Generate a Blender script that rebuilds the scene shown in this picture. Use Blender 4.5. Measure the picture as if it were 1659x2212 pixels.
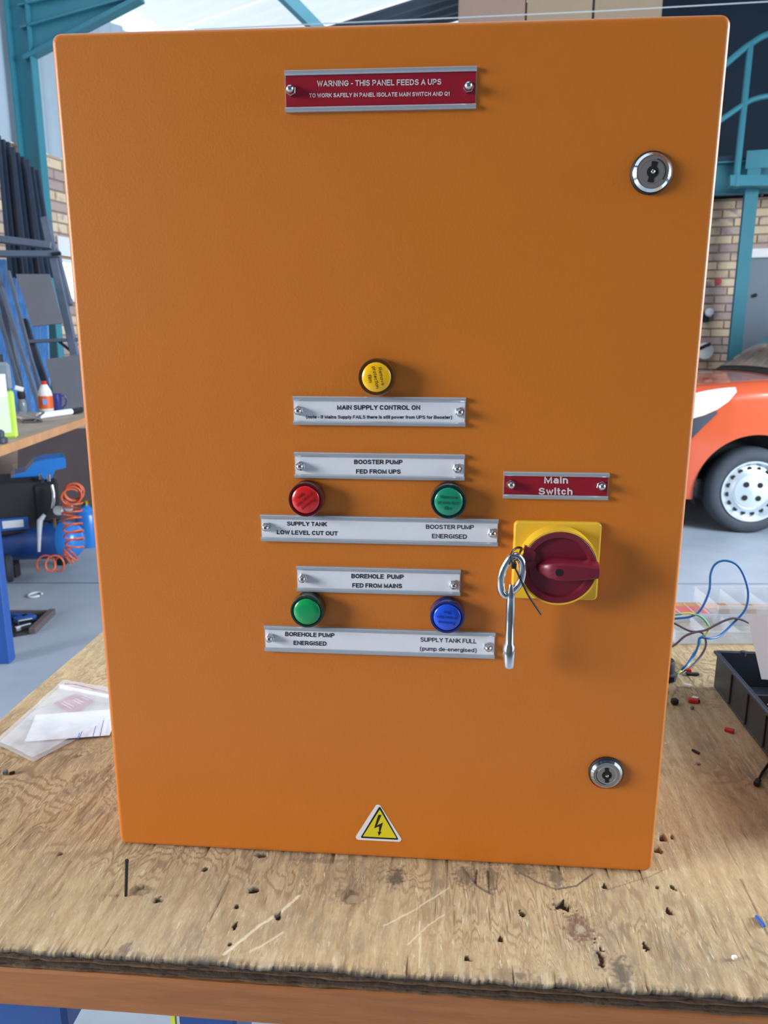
import bpy, math, random
import numpy as np
from mathutils import Vector, Matrix

for o in list(bpy.data.objects): bpy.data.objects.remove(o)
scene = bpy.context.scene
COL = scene.collection
random.seed(4); RNG = np.random.default_rng(7)

# ------------------------------------------------------------------ camera
CAM = np.array([0.05170176, -0.61726491, 0.47602047])
FPX, CX, CY = 1637.7055, 829.5, 1106.0
RIGHT = np.array([0.99698675, 0.07753534, 0.00238758])
DOWN = np.array([0.01969631, -0.22325445, -0.97456119])
FWD = np.array([-0.07502989, 0.97167161, -0.22410888])
cd = bpy.data.cameras.new('camera'); cam = bpy.data.objects.new('camera', cd); COL.objects.link(cam)
cam.matrix_world = Matrix(((RIGHT[0], -DOWN[0], -FWD[0], CAM[0]), (RIGHT[1], -DOWN[1], -FWD[1], CAM[1]),
                           (RIGHT[2], -DOWN[2], -FWD[2], CAM[2]), (0, 0, 0, 1)))
cd.sensor_fit = 'VERTICAL'; cd.sensor_height = 36.0; cd.lens = FPX * 36.0 / 2212.0
cd.clip_start = 0.02; cd.clip_end = 200
cd.dof.use_dof = True; cd.dof.focus_distance = 0.66; cd.dof.aperture_fstop = 15
scene.camera = cam

# ------------------------------------------------------------------ daylight and exposure
w = bpy.data.worlds.new('overcast_sky'); scene.world = w; w.use_nodes = True
bg = w.node_tree.nodes['Background']; bg.inputs[0].default_value = (0.80, 0.90, 1.0, 1); bg.inputs[1].default_value = 1.3
vs = scene.view_settings; vs.view_transform = 'Standard'; vs.look = 'None'; vs.gamma = 1; vs.use_curve_mapping = False
vs.exposure = 0.0

def area(name, loc, target, sx, sy, power, col, spread=180):
    l = bpy.data.lights.new(name, 'AREA'); l.shape = 'RECTANGLE'; l.size = sx; l.size_y = sy; l.energy = power; l.color = col; l.spread = math.radians(spread)
    o = bpy.data.objects.new(name, l); COL.objects.link(o); o.location = loc
    d = Vector(target) - Vector(loc); o.rotation_euler = d.to_track_quat('-Z', 'Y').to_euler(); return o
# daylight entering by the open roller doors: one on the left of the camera, one on the far right
area('door_daylight_a', (-5.0, -1.9, 1.25), (0, 0, -1.5), 2.0, 2.0, 92, (1.0, 0.97, 0.93), 72)
area('door_daylight_b', (5.3, 0.9, 1.9), (1.5, 2.8, -0.5), 3.0, 2.8, 540, (0.84, 0.93, 1.0), 150)

# ------------------------------------------------------------------ helpers
FLOOR = -0.87
A_ = math.radians(12.8)                     # the hall stands at this angle to the bench
E1 = np.array([math.cos(A_), -math.sin(A_), 0.0]); E2 = np.array([math.sin(A_), math.cos(A_), 0.0])
def hall(a, b, z): return E1 * a + E2 * b + np.array([0, 0, z])
def ray(u, v): return RIGHT * ((u - CX) / FPX) + DOWN * ((v - CY) / FPX) + FWD
def at(u, v, depth): return CAM + ray(u, v) * depth
def onz(u, v, z): d = ray(u, v); return CAM + d * ((z - CAM[2]) / d[2])
def ony(u, v, y): d = ray(u, v); return CAM + d * ((y - CAM[1]) / d[1])
def onb(u, v, b): d = ray(u, v); return CAM + d * ((b - CAM @ E2) / (d @ E2))
def ona(u, v, a): d = ray(u, v); return CAM + d * ((a - CAM @ E1) / (d @ E1))

WLOC = {}
class MB:
    def __init__(s, M=None): s.v = []; s.f = []; s.M = M
    def add(s, vs, fs):
        n = len(s.v)
        for p in vs:
            p = Vector(p)
            s.v.append(tuple(s.M @ p) if s.M is not None else tuple(p))
        s.f += [tuple(i + n for i in f) for f in fs]; return s
    def box(s, c, d, ax=None, bev=0.0):
        c = np.array(c, float); ax = np.eye(3) if ax is None else np.array(ax, float); h = np.array(d, float) / 2
        if bev <= 0:
            vs = [c + ax[0]*h[0]*i + ax[1]*h[1]*j + ax[2]*h[2]*k for i in (-1, 1) for j in (-1, 1) for k in (-1, 1)]
            return s.add(vs, [(0,1,3,2),(4,6,7,5),(0,4,5,1),(2,3,7,6),(0,2,6,4),(1,5,7,3)])
        # chamfered box: 24 vertices
        vs = []; idx = {}
        for i in (-1, 1):
            for j in (-1, 1):
                for k in (-1, 1):
                    for a in range(3):
                        q = np.array([i, j, k]) * (h - bev); q[a] = (i, j, k)[a] * h[a]
                        idx[(i, j, k, a)] = len(vs); vs.append(c + ax[0]*q[0] + ax[1]*q[1] + ax[2]*q[2])
        fs = []
        for a in range(3):
            b_, c_ = (a + 1) % 3, (a + 2) % 3
            for sg in (-1, 1):
                cyc = []
                for (p, q) in ((-1,-1),(1,-1),(1,1),(-1,1)):
                    t = [0,0,0]; t[a] = sg; t[b_] = p; t[c_] = q; cyc.append(idx[(*t, a)])
                fs.append(tuple(cyc) if sg > 0 else tuple(cyc[::-1]))
        for a in range(3):
            b_, c_ = (a + 1) % 3, (a + 2) % 3
            for p in (-1, 1):
                for q in (-1, 1):
                    t0 = [0,0,0]; t1 = [0,0,0]
                    for t, sg in ((t0, -1), (t1, 1)): t[a] = sg; t[b_] = p; t[c_] = q
                    f = (idx[(*t0, b_)], idx[(*t1, b_)], idx[(*t1, c_)], idx[(*t0, c_)])
                    fs.append(f if p * q < 0 else f[::-1])
        for i in (-1, 1):
            for j in (-1, 1):
                for k in (-1, 1):
                    f = tuple(idx[(i, j, k, a)] for a in range(3)); fs.append(f if i*j*k > 0 else f[::-1])
        return s.add(vs, fs)
    def lathe(s, prof, n, o, axis, up=None, cap0=True, cap1=True, arc=None):
        axis = np.array(axis, float); axis /= np.linalg.norm(axis)
        u = np.array(up if up is not None else ((0,0,1) if abs(axis[2]) < .9 else (1,0,0)), float)
        u = u - axis * (u @ axis); u /= np.linalg.norm(u); v = np.cross(axis, u); o = np.array(o, float)
        vs = []; fs = []; m = len(prof)
        for (r, h) in prof:
            for k in range(n):
                t = 2*math.pi*k/n; vs.append(o + axis*h + (u*math.cos(t) + v*math.sin(t))*r)
        for i in range(m-1):
            for k in range(n):
                k2 = (k+1) % n; fs.append((i*n+k, i*n+k2, (i+1)*n+k2, (i+1)*n+k))
        if cap0: fs.append(tuple(range(n))[::-1])
        if cap1: fs.append(tuple((m-1)*n + k for k in range(n)))
        return s.add(vs, fs)
    def cyl(s, p0, p1, r0, r1=None, n=16):
        p0 = np.array(p0, float); p1 = np.array(p1, float); L = np.linalg.norm(p1 - p0)
        return s.lathe([(r0, 0), (r0 if r1 is None else r1, L)], n, p0, p1 - p0)
    def tube(s, pts, r, n=8, closed=False, flat=None):
        pts = [np.array(p, float) for p in pts]; m = len(pts); vs = []; fs = []
        rs = r if hasattr(r, '__len__') else [r]*m
        t = pts[1] - pts[0]; up = np.array([0,0,1.0]) if abs(t[2]) < .9*np.linalg.norm(t) else np.array([1.0,0,0])
        u = None
        for i in range(m):
            if closed: t = pts[(i+1) % m] - pts[i-1]
            else: t = pts[min(i+1, m-1)] - pts[max(i-1, 0)]
            t = t/ (np.linalg.norm(t) + 1e-12)
            if u is None: u = up - t*(up @ t)
            else: u = u - t*(u @ t)
            u /= np.linalg.norm(u) + 1e-12; v = np.cross(t, u)
            for k in range(n):
                a = 2*math.pi*k/n
                vs.append(pts[i] + (u*math.cos(a)*(flat[0] if flat else 1) + v*math.sin(a)*(flat[1] if flat else 1))*rs[i])
        for i in range(m if closed else m-1):
            j = (i+1) % m
            for k in range(n):
                k2 = (k+1) % n; fs.append((i*n+k, i*n+k2, j*n+k2, j*n+k))
        if not closed: fs.append(tuple(range(n))[::-1]); fs.append(tuple((m-1)*n+k for k in range(n)))
        return s.add(vs, fs)
    def prism(s, poly, o, ux, uy, h, ins=0.0):
        """polygon (counter-clockwise in ux,uy) extruded by h along ux x uy"""
        o = np.array(o, float); ux = np.array(ux, float); uy = np.array(uy, float); nz = np.cross(ux, uy); n = len(poly)
        c = np.mean(np.array(poly, float), axis=0)
        vs = [o + ux*x + uy*y for x, y in poly]
        vs += [o + ux*(c[0] + (x-c[0])*(1-ins)) + uy*(c[1] + (y-c[1])*(1-ins)) + nz*h for x, y in poly]
        fs = [tuple(range(n))[::-1], tuple(range(n, 2*n))] + [(i, (i+1) % n, n+(i+1) % n, n+i) for i in range(n)]
        return s.add(vs, fs)
    def slab(s, quad, thick):
        """four world points (ccw seen from the front) with real thickness behind"""
        q = [np.array(p, float) for p in quad]; nn = np.cross(q[1]-q[0], q[3]-q[0]); nn = nn/np.linalg.norm(nn)*thick
        return s.add(q + [p - nn for p in q], [(0,1,2,3),(7,6,5,4),(0,4,5,1),(1,5,6,2),(2,6,7,3),(3,7,4,0)])
    def grid(s, P):
        """P[i][j] points"""
        m, n = len(P), len(P[0]); vs = [p for r in P for p in r]
        return s.add(vs, [(i*n+j, i*n+j+1, (i+1)*n+j+1, (i+1)*n+j) for i in range(m-1) for j in range(n-1)])
    def build(s, name, mat, parent=None, smooth=None, loc=None):
        v = np.array(s.v, float)
        if parent is not None: base = np.array(WLOC.get(parent, (0,0,0)))
        else: base = np.zeros(3)
        if loc is None:
            if parent is not None: loc = base
            else: loc = np.array([(v[:,0].min()+v[:,0].max())/2, (v[:,1].min()+v[:,1].max())/2, v[:,2].min()])
        me = bpy.data.meshes.new(name); me.from_pydata([tuple(p) for p in (v - loc)], [], s.f); me.update()
        if smooth:
            me.polygons.foreach_set('use_smooth', [True]*len(me.polygons))
            try: me.set_sharp_from_angle(angle=math.radians(smooth if smooth is not True else 40))
            except Exception: pass
        me.materials.append(mat)
        o = bpy.data.objects.new(name, me); COL.objects.link(o)
        if parent is not None: o.parent = parent
        o.location = tuple(np.array(loc) - base); WLOC[o] = np.array(loc, float)
        return o

def thing(name, label, cat, loc, group=None):
    o = bpy.data.objects.new(name, None); COL.objects.link(o); o.location = tuple(loc); o.empty_display_size = .05
    WLOC[o] = np.array(loc, float); return tag(o, label, cat, group)
def tag(o, label, cat, group=None, kind=None):
    o['label'] = label; o['category'] = cat
    if group: o['group'] = group
    if kind: o['kind'] = kind
    return o
def lab(o, label): o['label'] = label; return o
def struct(o, label, cat): o['kind'] = 'structure'; o['label'] = label; o['category'] = cat; return o

def lin(c): return tuple(((x/255)/12.92 if x/255 <= .04045 else ((x/255+.055)/1.055)**2.4) for x in c)
def mat(name, rgb, rough=.5, metal=0., var=0., vscale=20., bump=0., bscale=100., stretch=(1,1,1), spec=.5, coat=0., dark=None, emit=0., alpha=1., trans=0., bdist=.001, rvar=0.):
    m = bpy.data.materials.new(name); m.use_nodes = True; nt = m.node_tree; b = nt.nodes['Principled BSDF']
    c = lin(rgb); b.inputs['Base Color'].default_value = (*c, 1); b.inputs['Roughness'].default_value = rough
    b.inputs['Metallic'].default_value = metal; b.inputs['Specular IOR Level'].default_value = spec
    b.inputs['Coat Weight'].default_value = coat; b.inputs['Alpha'].default_value = alpha; b.inputs['Transmission Weight'].default_value = trans
    if emit: b.inputs['Emission Color'].default_value = (*c, 1); b.inputs['Emission Strength'].default_value = emit
    tc = nt.nodes.new('ShaderNodeTexCoord'); mp = nt.nodes.new('ShaderNodeMapping'); mp.inputs['Scale'].default_value = stretch
    nt.links.new(tc.outputs['Object'], mp.inputs[0])
    if var > 0 or dark:
        n = nt.nodes.new('ShaderNodeTexNoise'); n.inputs['Scale'].default_value = vscale; n.inputs['Detail'].default_value = 6; n.inputs['Roughness'].default_value = .65
        nt.links.new(mp.outputs[0], n.inputs['Vector'])
        r = nt.nodes.new('ShaderNodeValToRGB'); r.color_ramp.elements[0].position = .3; r.color_ramp.elements[1].position = .7
        d = lin(dark) if dark else tuple(x*(1-var) for x in c)
        r.color_ramp.elements[0].color = (*d, 1); r.color_ramp.elements[1].color = (*(tuple(min(1, x*(1+var*.6)) for x in c)), 1)
        nt.links.new(n.outputs['Fac'], r.inputs[0]); nt.links.new(r.outputs[0], b.inputs['Base Color'])
        if rvar:
            q = nt.nodes.new('ShaderNodeMapRange'); q.inputs[3].default_value = rough - rvar; q.inputs[4].default_value = rough + rvar
            nt.links.new(n.outputs['Fac'], q.inputs[0]); nt.links.new(q.outputs[0], b.inputs['Roughness'])
    if bump > 0:
        n2 = nt.nodes.new('ShaderNodeTexNoise'); n2.inputs['Scale'].default_value = bscale; n2.inputs['Detail'].default_value = 3
        nt.links.new(mp.outputs[0], n2.inputs['Vector'])
        bp = nt.nodes.new('ShaderNodeBump'); bp.inputs['Strength'].default_value = bump; bp.inputs['Distance'].default_value = bdist
        nt.links.new(n2.outputs['Fac'], bp.inputs['Height']); nt.links.new(bp.outputs[0], b.inputs['Normal'])
    return m

M = {}
M['orange'] = mat('orange_powder_coat', (200, 114, 30), .45, spec=.4, coat=.4, bump=.32, bscale=480, bdist=.0005, var=.03, vscale=6)
M['orange_body'] = mat('orange_powder_coat_body', (200, 114, 30), .45, spec=.4, coat=.4, bump=.32, bscale=480, bdist=.0005)
for k in ('orange', 'orange_body'): M[k].node_tree.nodes['Principled BSDF'].inputs['Coat Roughness'].default_value = .3
M['alu'] = mat('aluminium_extrusion', (186, 194, 204), .4, .55, var=.06, vscale=60, stretch=(1, 1, 40))
M['card_white'] = mat('white_insert_card', (222, 226, 236), .35, var=.02)
M['card_red'] = mat('red_engraved_plastic', (148, 22, 42), .35, var=.05)
M['ink'] = mat('black_print', (14, 14, 20), .5)
M['ink_red'] = mat('dark_print_on_film', (70, 14, 20), .5)
M['ink_green'] = mat('dark_green_print_on_film', (12, 66, 58), .5)
M['ink_blue'] = mat('dark_blue_print_on_film', (14, 34, 120), .5)
M['engrave'] = mat('white_engraving', (214, 210, 214), .5)
M['chrome'] = mat('bright_chrome', (225, 228, 232), .09, 1.0)
M['zinc'] = mat('zinc_plated_nut', (205, 210, 216), .18, 1.0)
M['black_rubber'] = mat('black_rubber', (22, 24, 30), .55)
M['black_plastic'] = mat('black_plastic', (26, 27, 32), .35)
M['dark_hole'] = mat('dark_recess', (8, 8, 10), .8)
M['grey_chrome'] = mat('lock_barrel_metal', (138, 134, 134), .4, .35)
M['yellow_plastic'] = mat('yellow_switch_plastic', (226, 184, 52), .4)
M['maroon'] = mat('dark_red_switch_plastic', (112, 26, 44), .33, bump=.1, bscale=900, bdist=.0002)
M['sticker_white'] = mat('white_sticker_vinyl', (224, 230, 240), .35)
M['sticker_yellow'] = mat('yellow_sticker_ink', (220, 208, 40), .35)
M['sticker_black'] = mat('black_sticker_ink', (24, 26, 28), .35)
def lens(name, c, e=0): return mat(name, c, .22, coat=.6, var=.04, vscale=30)
for k, c, d in (('amber', (244, 186, 6), (86, 52, 14)), ('red', (206, 26, 30), (84, 14, 24)), ('bgreen', (16, 138, 104), (14, 48, 50)),
                ('green', (10, 150, 84), (10, 48, 38)), ('blue', (24, 82, 220), (20, 36, 120))):
    M['film_'+k] = lens('lens_film_'+k, c)
    M['bez_'+k] = mat('tinted_bezel_'+k, d, .12, coat=1.0, trans=.25)
# ------------------------------------------------------------------ more materials
M['teal'] = mat('teal_painted_steel', (60, 134, 152), .42, var=.08, vscale=3)
M['floor'] = mat('grey_concrete_floor', (154, 164, 176), .55, var=.10, vscale=1.6, bump=.15, bscale=40, dark=(134, 144, 158))
M['mortar'] = mat('grey_mortar', (136, 130, 122), .9, var=.12, vscale=30)
M['cladding'] = mat('pale_grey_steel_cladding', (168, 186, 200), .5, var=.05, vscale=2)
M['roof_dark'] = mat('dark_grey_roof_sheet', (84, 100, 116), .6, var=.12, vscale=1.2)
M['deck_dark'] = mat('dark_mezzanine_lining', (40, 58, 78), .8, var=.2, vscale=1.5)
M['white_paint'] = mat('white_paint', (232, 236, 240), .5)
M['door_grey'] = mat('blue_grey_door_paint', (122, 138, 152), .5, var=.06, vscale=3)
M['glow_pane'] = mat('daylit_window_pane', (255, 255, 255), .3, emit=3.0)
M['chipboard'] = mat('raw_chipboard', (172, 150, 124), .7, var=.05, vscale=4)
M['chipboard_pink'] = mat('pinkish_chipboard', (168, 138, 124), .7, var=.05, vscale=4)
M['navy'] = mat('dark_navy_painted_steel', (34, 48, 68), .5, var=.25, vscale=10)
M['rack_grey'] = mat('dull_grey_steel', (92, 102, 120), .5, var=.2, vscale=8)
M['blue_sheet'] = mat('bright_blue_sheet', (78, 142, 214), .3, var=.45, vscale=5, stretch=(6, 6, .6))
M['card_grey'] = mat('grey_brown_cardboard', (112, 112, 120), .8, var=.08, vscale=6)
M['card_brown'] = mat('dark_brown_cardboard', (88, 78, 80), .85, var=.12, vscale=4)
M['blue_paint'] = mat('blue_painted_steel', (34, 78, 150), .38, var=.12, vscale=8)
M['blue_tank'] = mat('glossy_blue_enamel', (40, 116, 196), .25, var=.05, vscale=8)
M['hose'] = mat('orange_nylon_hose', (206, 92, 52), .35)
M['van'] = mat('orange_car_paint', (198, 86, 52), .22, coat=.7, var=.04, vscale=2)
M['tyre'] = mat('black_tyre_rubber', (52, 58, 68), .75, var=.15, vscale=14)
M['rim'] = mat('silver_steel_wheel', (196, 206, 214), .35, .6)
M['glass_dark'] = mat('dark_reflective_glass', (96, 98, 96), .12, var=.5, vscale=2.2, dark=(44, 48, 54), coat=.5)
M['headlamp'] = mat('clear_headlamp', (222, 228, 232), .1, var=.15, vscale=16, coat=1)
M['clear'] = mat('clear_plastic', (216, 224, 232), .18, alpha=.26)
M['bag'] = mat('clear_plastic_bag', (232, 238, 246), .2, alpha=.42, bump=.5, bscale=40, bdist=.002)
M['paper'] = mat('white_paper', (236, 240, 246), .6, var=.02)
M['wood_rail'] = mat('reddish_pine_rail', (160, 102, 56), .6, var=.25, vscale=9, stretch=(1.2, 8, 14), bump=.3, bscale=60, bdist=.001)
M['bench_wood'] = mat('grey_brown_bench_wood', (164, 148, 132), .65, var=.2, vscale=6, stretch=(3, 1, 1))
M['bench_lip'] = mat('tan_bench_edge', (190, 138, 96), .6, var=.2, vscale=8)
M['red_bit'] = mat('red_plastic', (196, 48, 44), .4)
M['blue_bit'] = mat('blue_wire_insulation', (40, 92, 190), .4)
M['grey_bit'] = mat('grey_chip', (120, 126, 132), .6, var=.2, vscale=200)
M['white_bit'] = mat('white_plastic', (226, 226, 222), .4)
M['wire_blue'] = mat('blue_wire', (34, 104, 176), .4)
M['wire_brown'] = mat('purple_brown_wire', (96, 78, 92), .45)
M['shavings'] = mat('orange_wood_shavings', (196, 128, 72), .8, var=.3, vscale=90)
M['lime'] = mat('yellow_green_plastic', (190, 222, 96), .3, var=.05)
M['mug'] = mat('violet_blue_glaze', (44, 52, 120), .12, coat=.6)
M['cap_red'] = mat('red_bottle_cap', (206, 44, 48), .35)
M['label_orange'] = mat('orange_bottle_label', (222, 98, 40), .45)
M['label_blue'] = mat('pale_blue_print', (120, 150, 196), .45)
M['cloth'] = mat('grey_cloth', (126, 128, 130), .9, var=.2, vscale=30)
M['dust_black'] = mat('dull_black', (28, 30, 34), .7)
M['hose_clear'] = mat('smoky_bottle', (120, 132, 140), .2, var=.1)
M['gauge'] = mat('gauge_dial', (196, 200, 206), .3)
M['tape'] = mat('white_tape', (190, 194, 200), .5, var=.15, vscale=40)
M['brass'] = mat('brass', (176, 140, 60), .3, 1.0)

def new_mat(name):
    m = bpy.data.materials.new(name); m.use_nodes = True; return m, m.node_tree, m.node_tree.nodes['Principled BSDF']
def stripes_wire():
    m, nt, b = new_mat('green_yellow_earth_wire')
    tc = nt.nodes.new('ShaderNodeTexCoord'); wv = nt.nodes.new('ShaderNodeTexWave'); wv.inputs['Scale'].default_value = 14; wv.bands_direction = 'DIAGONAL'
    r = nt.nodes.new('ShaderNodeValToRGB'); r.color_ramp.interpolation = 'CONSTANT'; r.color_ramp.elements[0].color = (*lin((92, 176, 140)), 1)
    r.color_ramp.elements[1].color = (*lin((206, 214, 96)), 1); r.color_ramp.elements[1].position = .55
    nt.links.new(tc.outputs['Object'], wv.inputs[0]); nt.links.new(wv.outputs[1], r.inputs[0]); nt.links.new(r.outputs[0], b.inputs['Base Color']); b.inputs['Roughness'].default_value = .4
    return m
M['wire_earth'] = stripes_wire()

def brick_mat():
    m, nt, b = new_mat('multicolour_face_brick')
    oi = nt.nodes.new('ShaderNodeObjectInfo'); tc = nt.nodes.new('ShaderNodeTexCoord')
    n = nt.nodes.new('ShaderNodeTexNoise'); n.inputs['Scale'].default_value = 9; n.inputs['Detail'].default_value = 4; n.noise_dimensions = '4D'
    mul = nt.nodes.new('ShaderNodeMath'); mul.operation = 'MULTIPLY'; mul.inputs[1].default_value = 50
    nt.links.new(oi.outputs['Random'], mul.inputs[0]); nt.links.new(mul.outputs[0], n.inputs['W']); nt.links.new(tc.outputs['Object'], n.inputs['Vector'])
    r = nt.nodes.new('ShaderNodeValToRGB'); e = r.color_ramp.elements
    e[0].position = 0; e[0].color = (*lin((178, 156, 152)), 1); e[1].position = 1; e[1].color = (*lin((230, 206, 176)), 1)
    for p_, c in ((.3, (196, 172, 162)), (.5, (216, 190, 164)), (.75, (232, 208, 174))): q = e.new(p_); q.color = (*lin(c), 1)
    nt.links.new(oi.outputs['Random'], r.inputs[0])
    r2 = nt.nodes.new('ShaderNodeValToRGB'); r2.color_ramp.elements[0].position = .56; r2.color_ramp.elements[1].position = .68
    nt.links.new(n.outputs['Fac'], r2.inputs[0])
    mx = nt.nodes.new('ShaderNodeMix'); mx.data_type = 'RGBA'; nt.links.new(r2.outputs[0], mx.inputs[0]); nt.links.new(r.outputs[0], mx.inputs[6]); mx.inputs[7].default_value = (*lin((164, 144, 148)), 1)
    nt.links.new(mx.outputs[2], b.inputs['Base Color']); b.inputs['Roughness'].default_value = .85
    return m
M['brick'] = brick_mat()
def brick_tex_mat(E):
    m, nt, b = new_mat('distant_face_brick')
    tc = nt.nodes.new('ShaderNodeTexCoord'); t = nt.nodes.new('ShaderNodeTexBrick'); t.inputs['Scale'].default_value = 1
    t.inputs['Brick Width'].default_value = .233; t.inputs['Row Height'].default_value = .085; t.inputs['Mortar Size'].default_value = .006
    t.inputs['Color1'].default_value = (*lin((204, 172, 138)), 1); t.inputs['Color2'].default_value = (*lin((160, 136, 130)), 1); t.inputs['Mortar'].default_value = (*lin((150, 142, 132)), 1)
    dp = nt.nodes.new('ShaderNodeVectorMath'); dp.operation = 'DOT_PRODUCT'; dp.inputs[1].default_value = tuple(E); nt.links.new(tc.outputs['Object'], dp.inputs[0])
    sx = nt.nodes.new('ShaderNodeSeparateXYZ'); nt.links.new(tc.outputs['Object'], sx.inputs[0]); cx = nt.nodes.new('ShaderNodeCombineXYZ'); nt.links.new(dp.outputs['Value'], cx.inputs[0]); nt.links.new(sx.outputs[2], cx.inputs[1]); nt.links.new(cx.outputs[0], t.inputs[0]); nt.links.new(t.outputs[0], b.inputs['Base Color']); b.inputs['Roughness'].default_value = .85
    return m
M['brick_far_a'] = brick_tex_mat(E1); M['brick_far_b'] = brick_tex_mat(E2)
def translucent_mat():
    m, nt, b = new_mat('translucent_roof_light'); nt.nodes.remove(b)
    out = [n for n in nt.nodes if n.type == 'OUTPUT_MATERIAL'][0]
    t = nt.nodes.new('ShaderNodeBsdfTranslucent'); t.inputs[0].default_value = (.95, .97, 1, 1)
    d = nt.nodes.new('ShaderNodeBsdfDiffuse'); d.inputs[0].default_value = (.85, .9, .95, 1)
    mx = nt.nodes.new('ShaderNodeMixShader'); mx.inputs[0].default_value = .2
    nt.links.new(t.outputs[0], mx.inputs[1]); nt.links.new(d.outputs[0], mx.inputs[2]); nt.links.new(mx.outputs[0], out.inputs[0]); return m
M['rooflight'] = translucent_mat()

def wood_mat():
    m, nt, b = new_mat('weathered_plywood_face'); N = nt.nodes.new; L = nt.links.new
    tc = N('ShaderNodeTexCoord')
    # slow warp so that the grain wanders
    wn = N('ShaderNodeTexNoise'); wn.inputs['Scale'].default_value = 7; wn.inputs['Detail'].default_value = 2; L(tc.outputs['Object'], wn.inputs['Vector'])
    sub = N('ShaderNodeVectorMath'); sub.operation = 'SUBTRACT'; sub.inputs[1].default_value = (.5, .5, .5); L(wn.outputs['Color'], sub.inputs[0])
    sc = N('ShaderNodeVectorMath'); sc.operation = 'SCALE'; sc.inputs['Scale'].default_value = .022; L(sub.outputs[0], sc.inputs[0])
    ad = N('ShaderNodeVectorMath'); ad.operation = 'ADD'; L(tc.outputs['Object'], ad.inputs[0]); L(sc.outputs[0], ad.inputs[1])
    def noise(scale, st, det=5, rough=.6, src=ad):
        mp = N('ShaderNodeMapping'); mp.inputs['Scale'].default_value = st; L(src.outputs[0], mp.inputs[0])
        n = N('ShaderNodeTexNoise'); n.inputs['Scale'].default_value = scale; n.inputs['Detail'].default_value = det; n.inputs['Roughness'].default_value = rough
        L(mp.outputs[0], n.inputs['Vector']); return n
    def ramp(n, stops):
        r = N('ShaderNodeValToRGB'); e = r.color_ramp.elements
        e[0].position, e[0].color = stops[0][0], (*lin(stops[0][1]), 1); e[1].position, e[1].color = stops[-1][0], (*lin(stops[-1][1]), 1)
        for p_, c in stops[1:-1]: q = e.new(p_); q.color = (*lin(c), 1)
        L(n.outputs['Fac'], r.inputs[0]); return r
    def mix(fac, a, bb, mode='MIX'):
        x = N('ShaderNodeMix'); x.data_type = 'RGBA'; x.blend_type = mode
        if isinstance(fac, float): x.inputs[0].default_value = fac
        else: L(fac, x.inputs[0])
        for s_, i in ((a, 6), (bb, 7)):
            if isinstance(s_, tuple): x.inputs[i].default_value = (*lin(s_), 1)
            else: L(s_, x.inputs[i])
        return x.outputs[2]
    big = ramp(noise(4.5, (1, .6, 1), 4), [(.3, (170, 138, 98)), (.5, (204, 180, 140)), (.72, (184, 172, 148))])
    fib = noise(34, (7, 1.5, 1), 10, .78)
    c = mix(.6, big.outputs[0], ramp(fib, [(.28, (128, 100, 70)), (.46, (182, 156, 118)), (.62, (206, 184, 146)), (.8, (240, 224, 188))]).outputs[0])
    # growth-ring figure
    wv = N('ShaderNodeTexWave'); wv.wave_type = 'BANDS'; wv.bands_direction = 'X'; wv.inputs['Scale'].default_value = 16; wv.inputs['Distortion'].default_value = 9; wv.inputs['Detail'].default_value = 3; wv.inputs['Detail Scale'].default_value = .7
    mp = N('ShaderNodeMapping'); mp.inputs['Scale'].default_value = (1, .22, 1); L(ad.outputs[0], mp.inputs[0]); L(mp.outputs[0], wv.inputs[0])
    wr = N('ShaderNodeMapRange'); wr.inputs[1].default_value = .0; wr.inputs[2].default_value = 1; wr.inputs[3].default_value = .0; wr.inputs[4].default_value = .22; L(wv.outputs['Fac'], wr.inputs[0])
    c = mix(wr.outputs[0], c, (140, 104, 70))
    # contour figure of rotary-cut veneer
    cn = noise(6.5, (1.5, .9, 1), 2, .45, tc); cm = N('ShaderNodeMath'); cm.operation = 'MULTIPLY'; cm.inputs[1].default_value = 150; L(cn.outputs['Fac'], cm.inputs[0])
    cs_ = N('ShaderNodeMath'); cs_.operation = 'SINE'; L(cm.outputs[0], cs_.inputs[0])
    mk = noise(5, (1, 1, 1), 2, .5, tc); mr = N('ShaderNodeMapRange'); mr.inputs[1].default_value = .42; mr.inputs[2].default_value = .58; mr.inputs[4].default_value = .6; L(mk.outputs['Fac'], mr.inputs[0])
    c2 = N('ShaderNodeMapRange'); c2.inputs[1].default_value = .1; c2.inputs[2].default_value = .9; L(cs_.outputs[0], c2.inputs[0])
    mm = N('ShaderNodeMath'); mm.operation = 'MULTIPLY'; L(c2.outputs[0], mm.inputs[0]); L(mr.outputs[0], mm.inputs[1]); c = mix(mm.outputs[0], c, (132, 102, 70))
    # grey dirt
    dn = noise(11, (1.6, .8, 1), 6, .7, tc); dr = N('ShaderNodeMapRange'); dr.inputs[1].default_value = .52; dr.inputs[2].default_value = .74; dr.inputs[4].default_value = .68; L(dn.outputs['Fac'], dr.inputs[0])
    c = mix(dr.outputs[0], c, (108, 100, 90))
    # pale torn fibres and dark cracks
    sn = noise(70, (6, 1.0, 1), 4, .6); sr = N('ShaderNodeMapRange'); sr.inputs[1].default_value = .58; sr.inputs[2].default_value = .74; sr.inputs[4].default_value = .7; L(sn.outputs['Fac'], sr.inputs[0])
    c = mix(sr.outputs[0], c, (240, 224, 188))
    kn = noise(40, (9, .5, 1), 5, .6); kr = N('ShaderNodeMapRange'); kr.inputs[1].default_value = .36; kr.inputs[2].default_value = .24; kr.inputs[4].default_value = .7; L(kn.outputs['Fac'], kr.inputs[0])
    c = mix(kr.outputs[0], c, (84, 60, 42))
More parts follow.
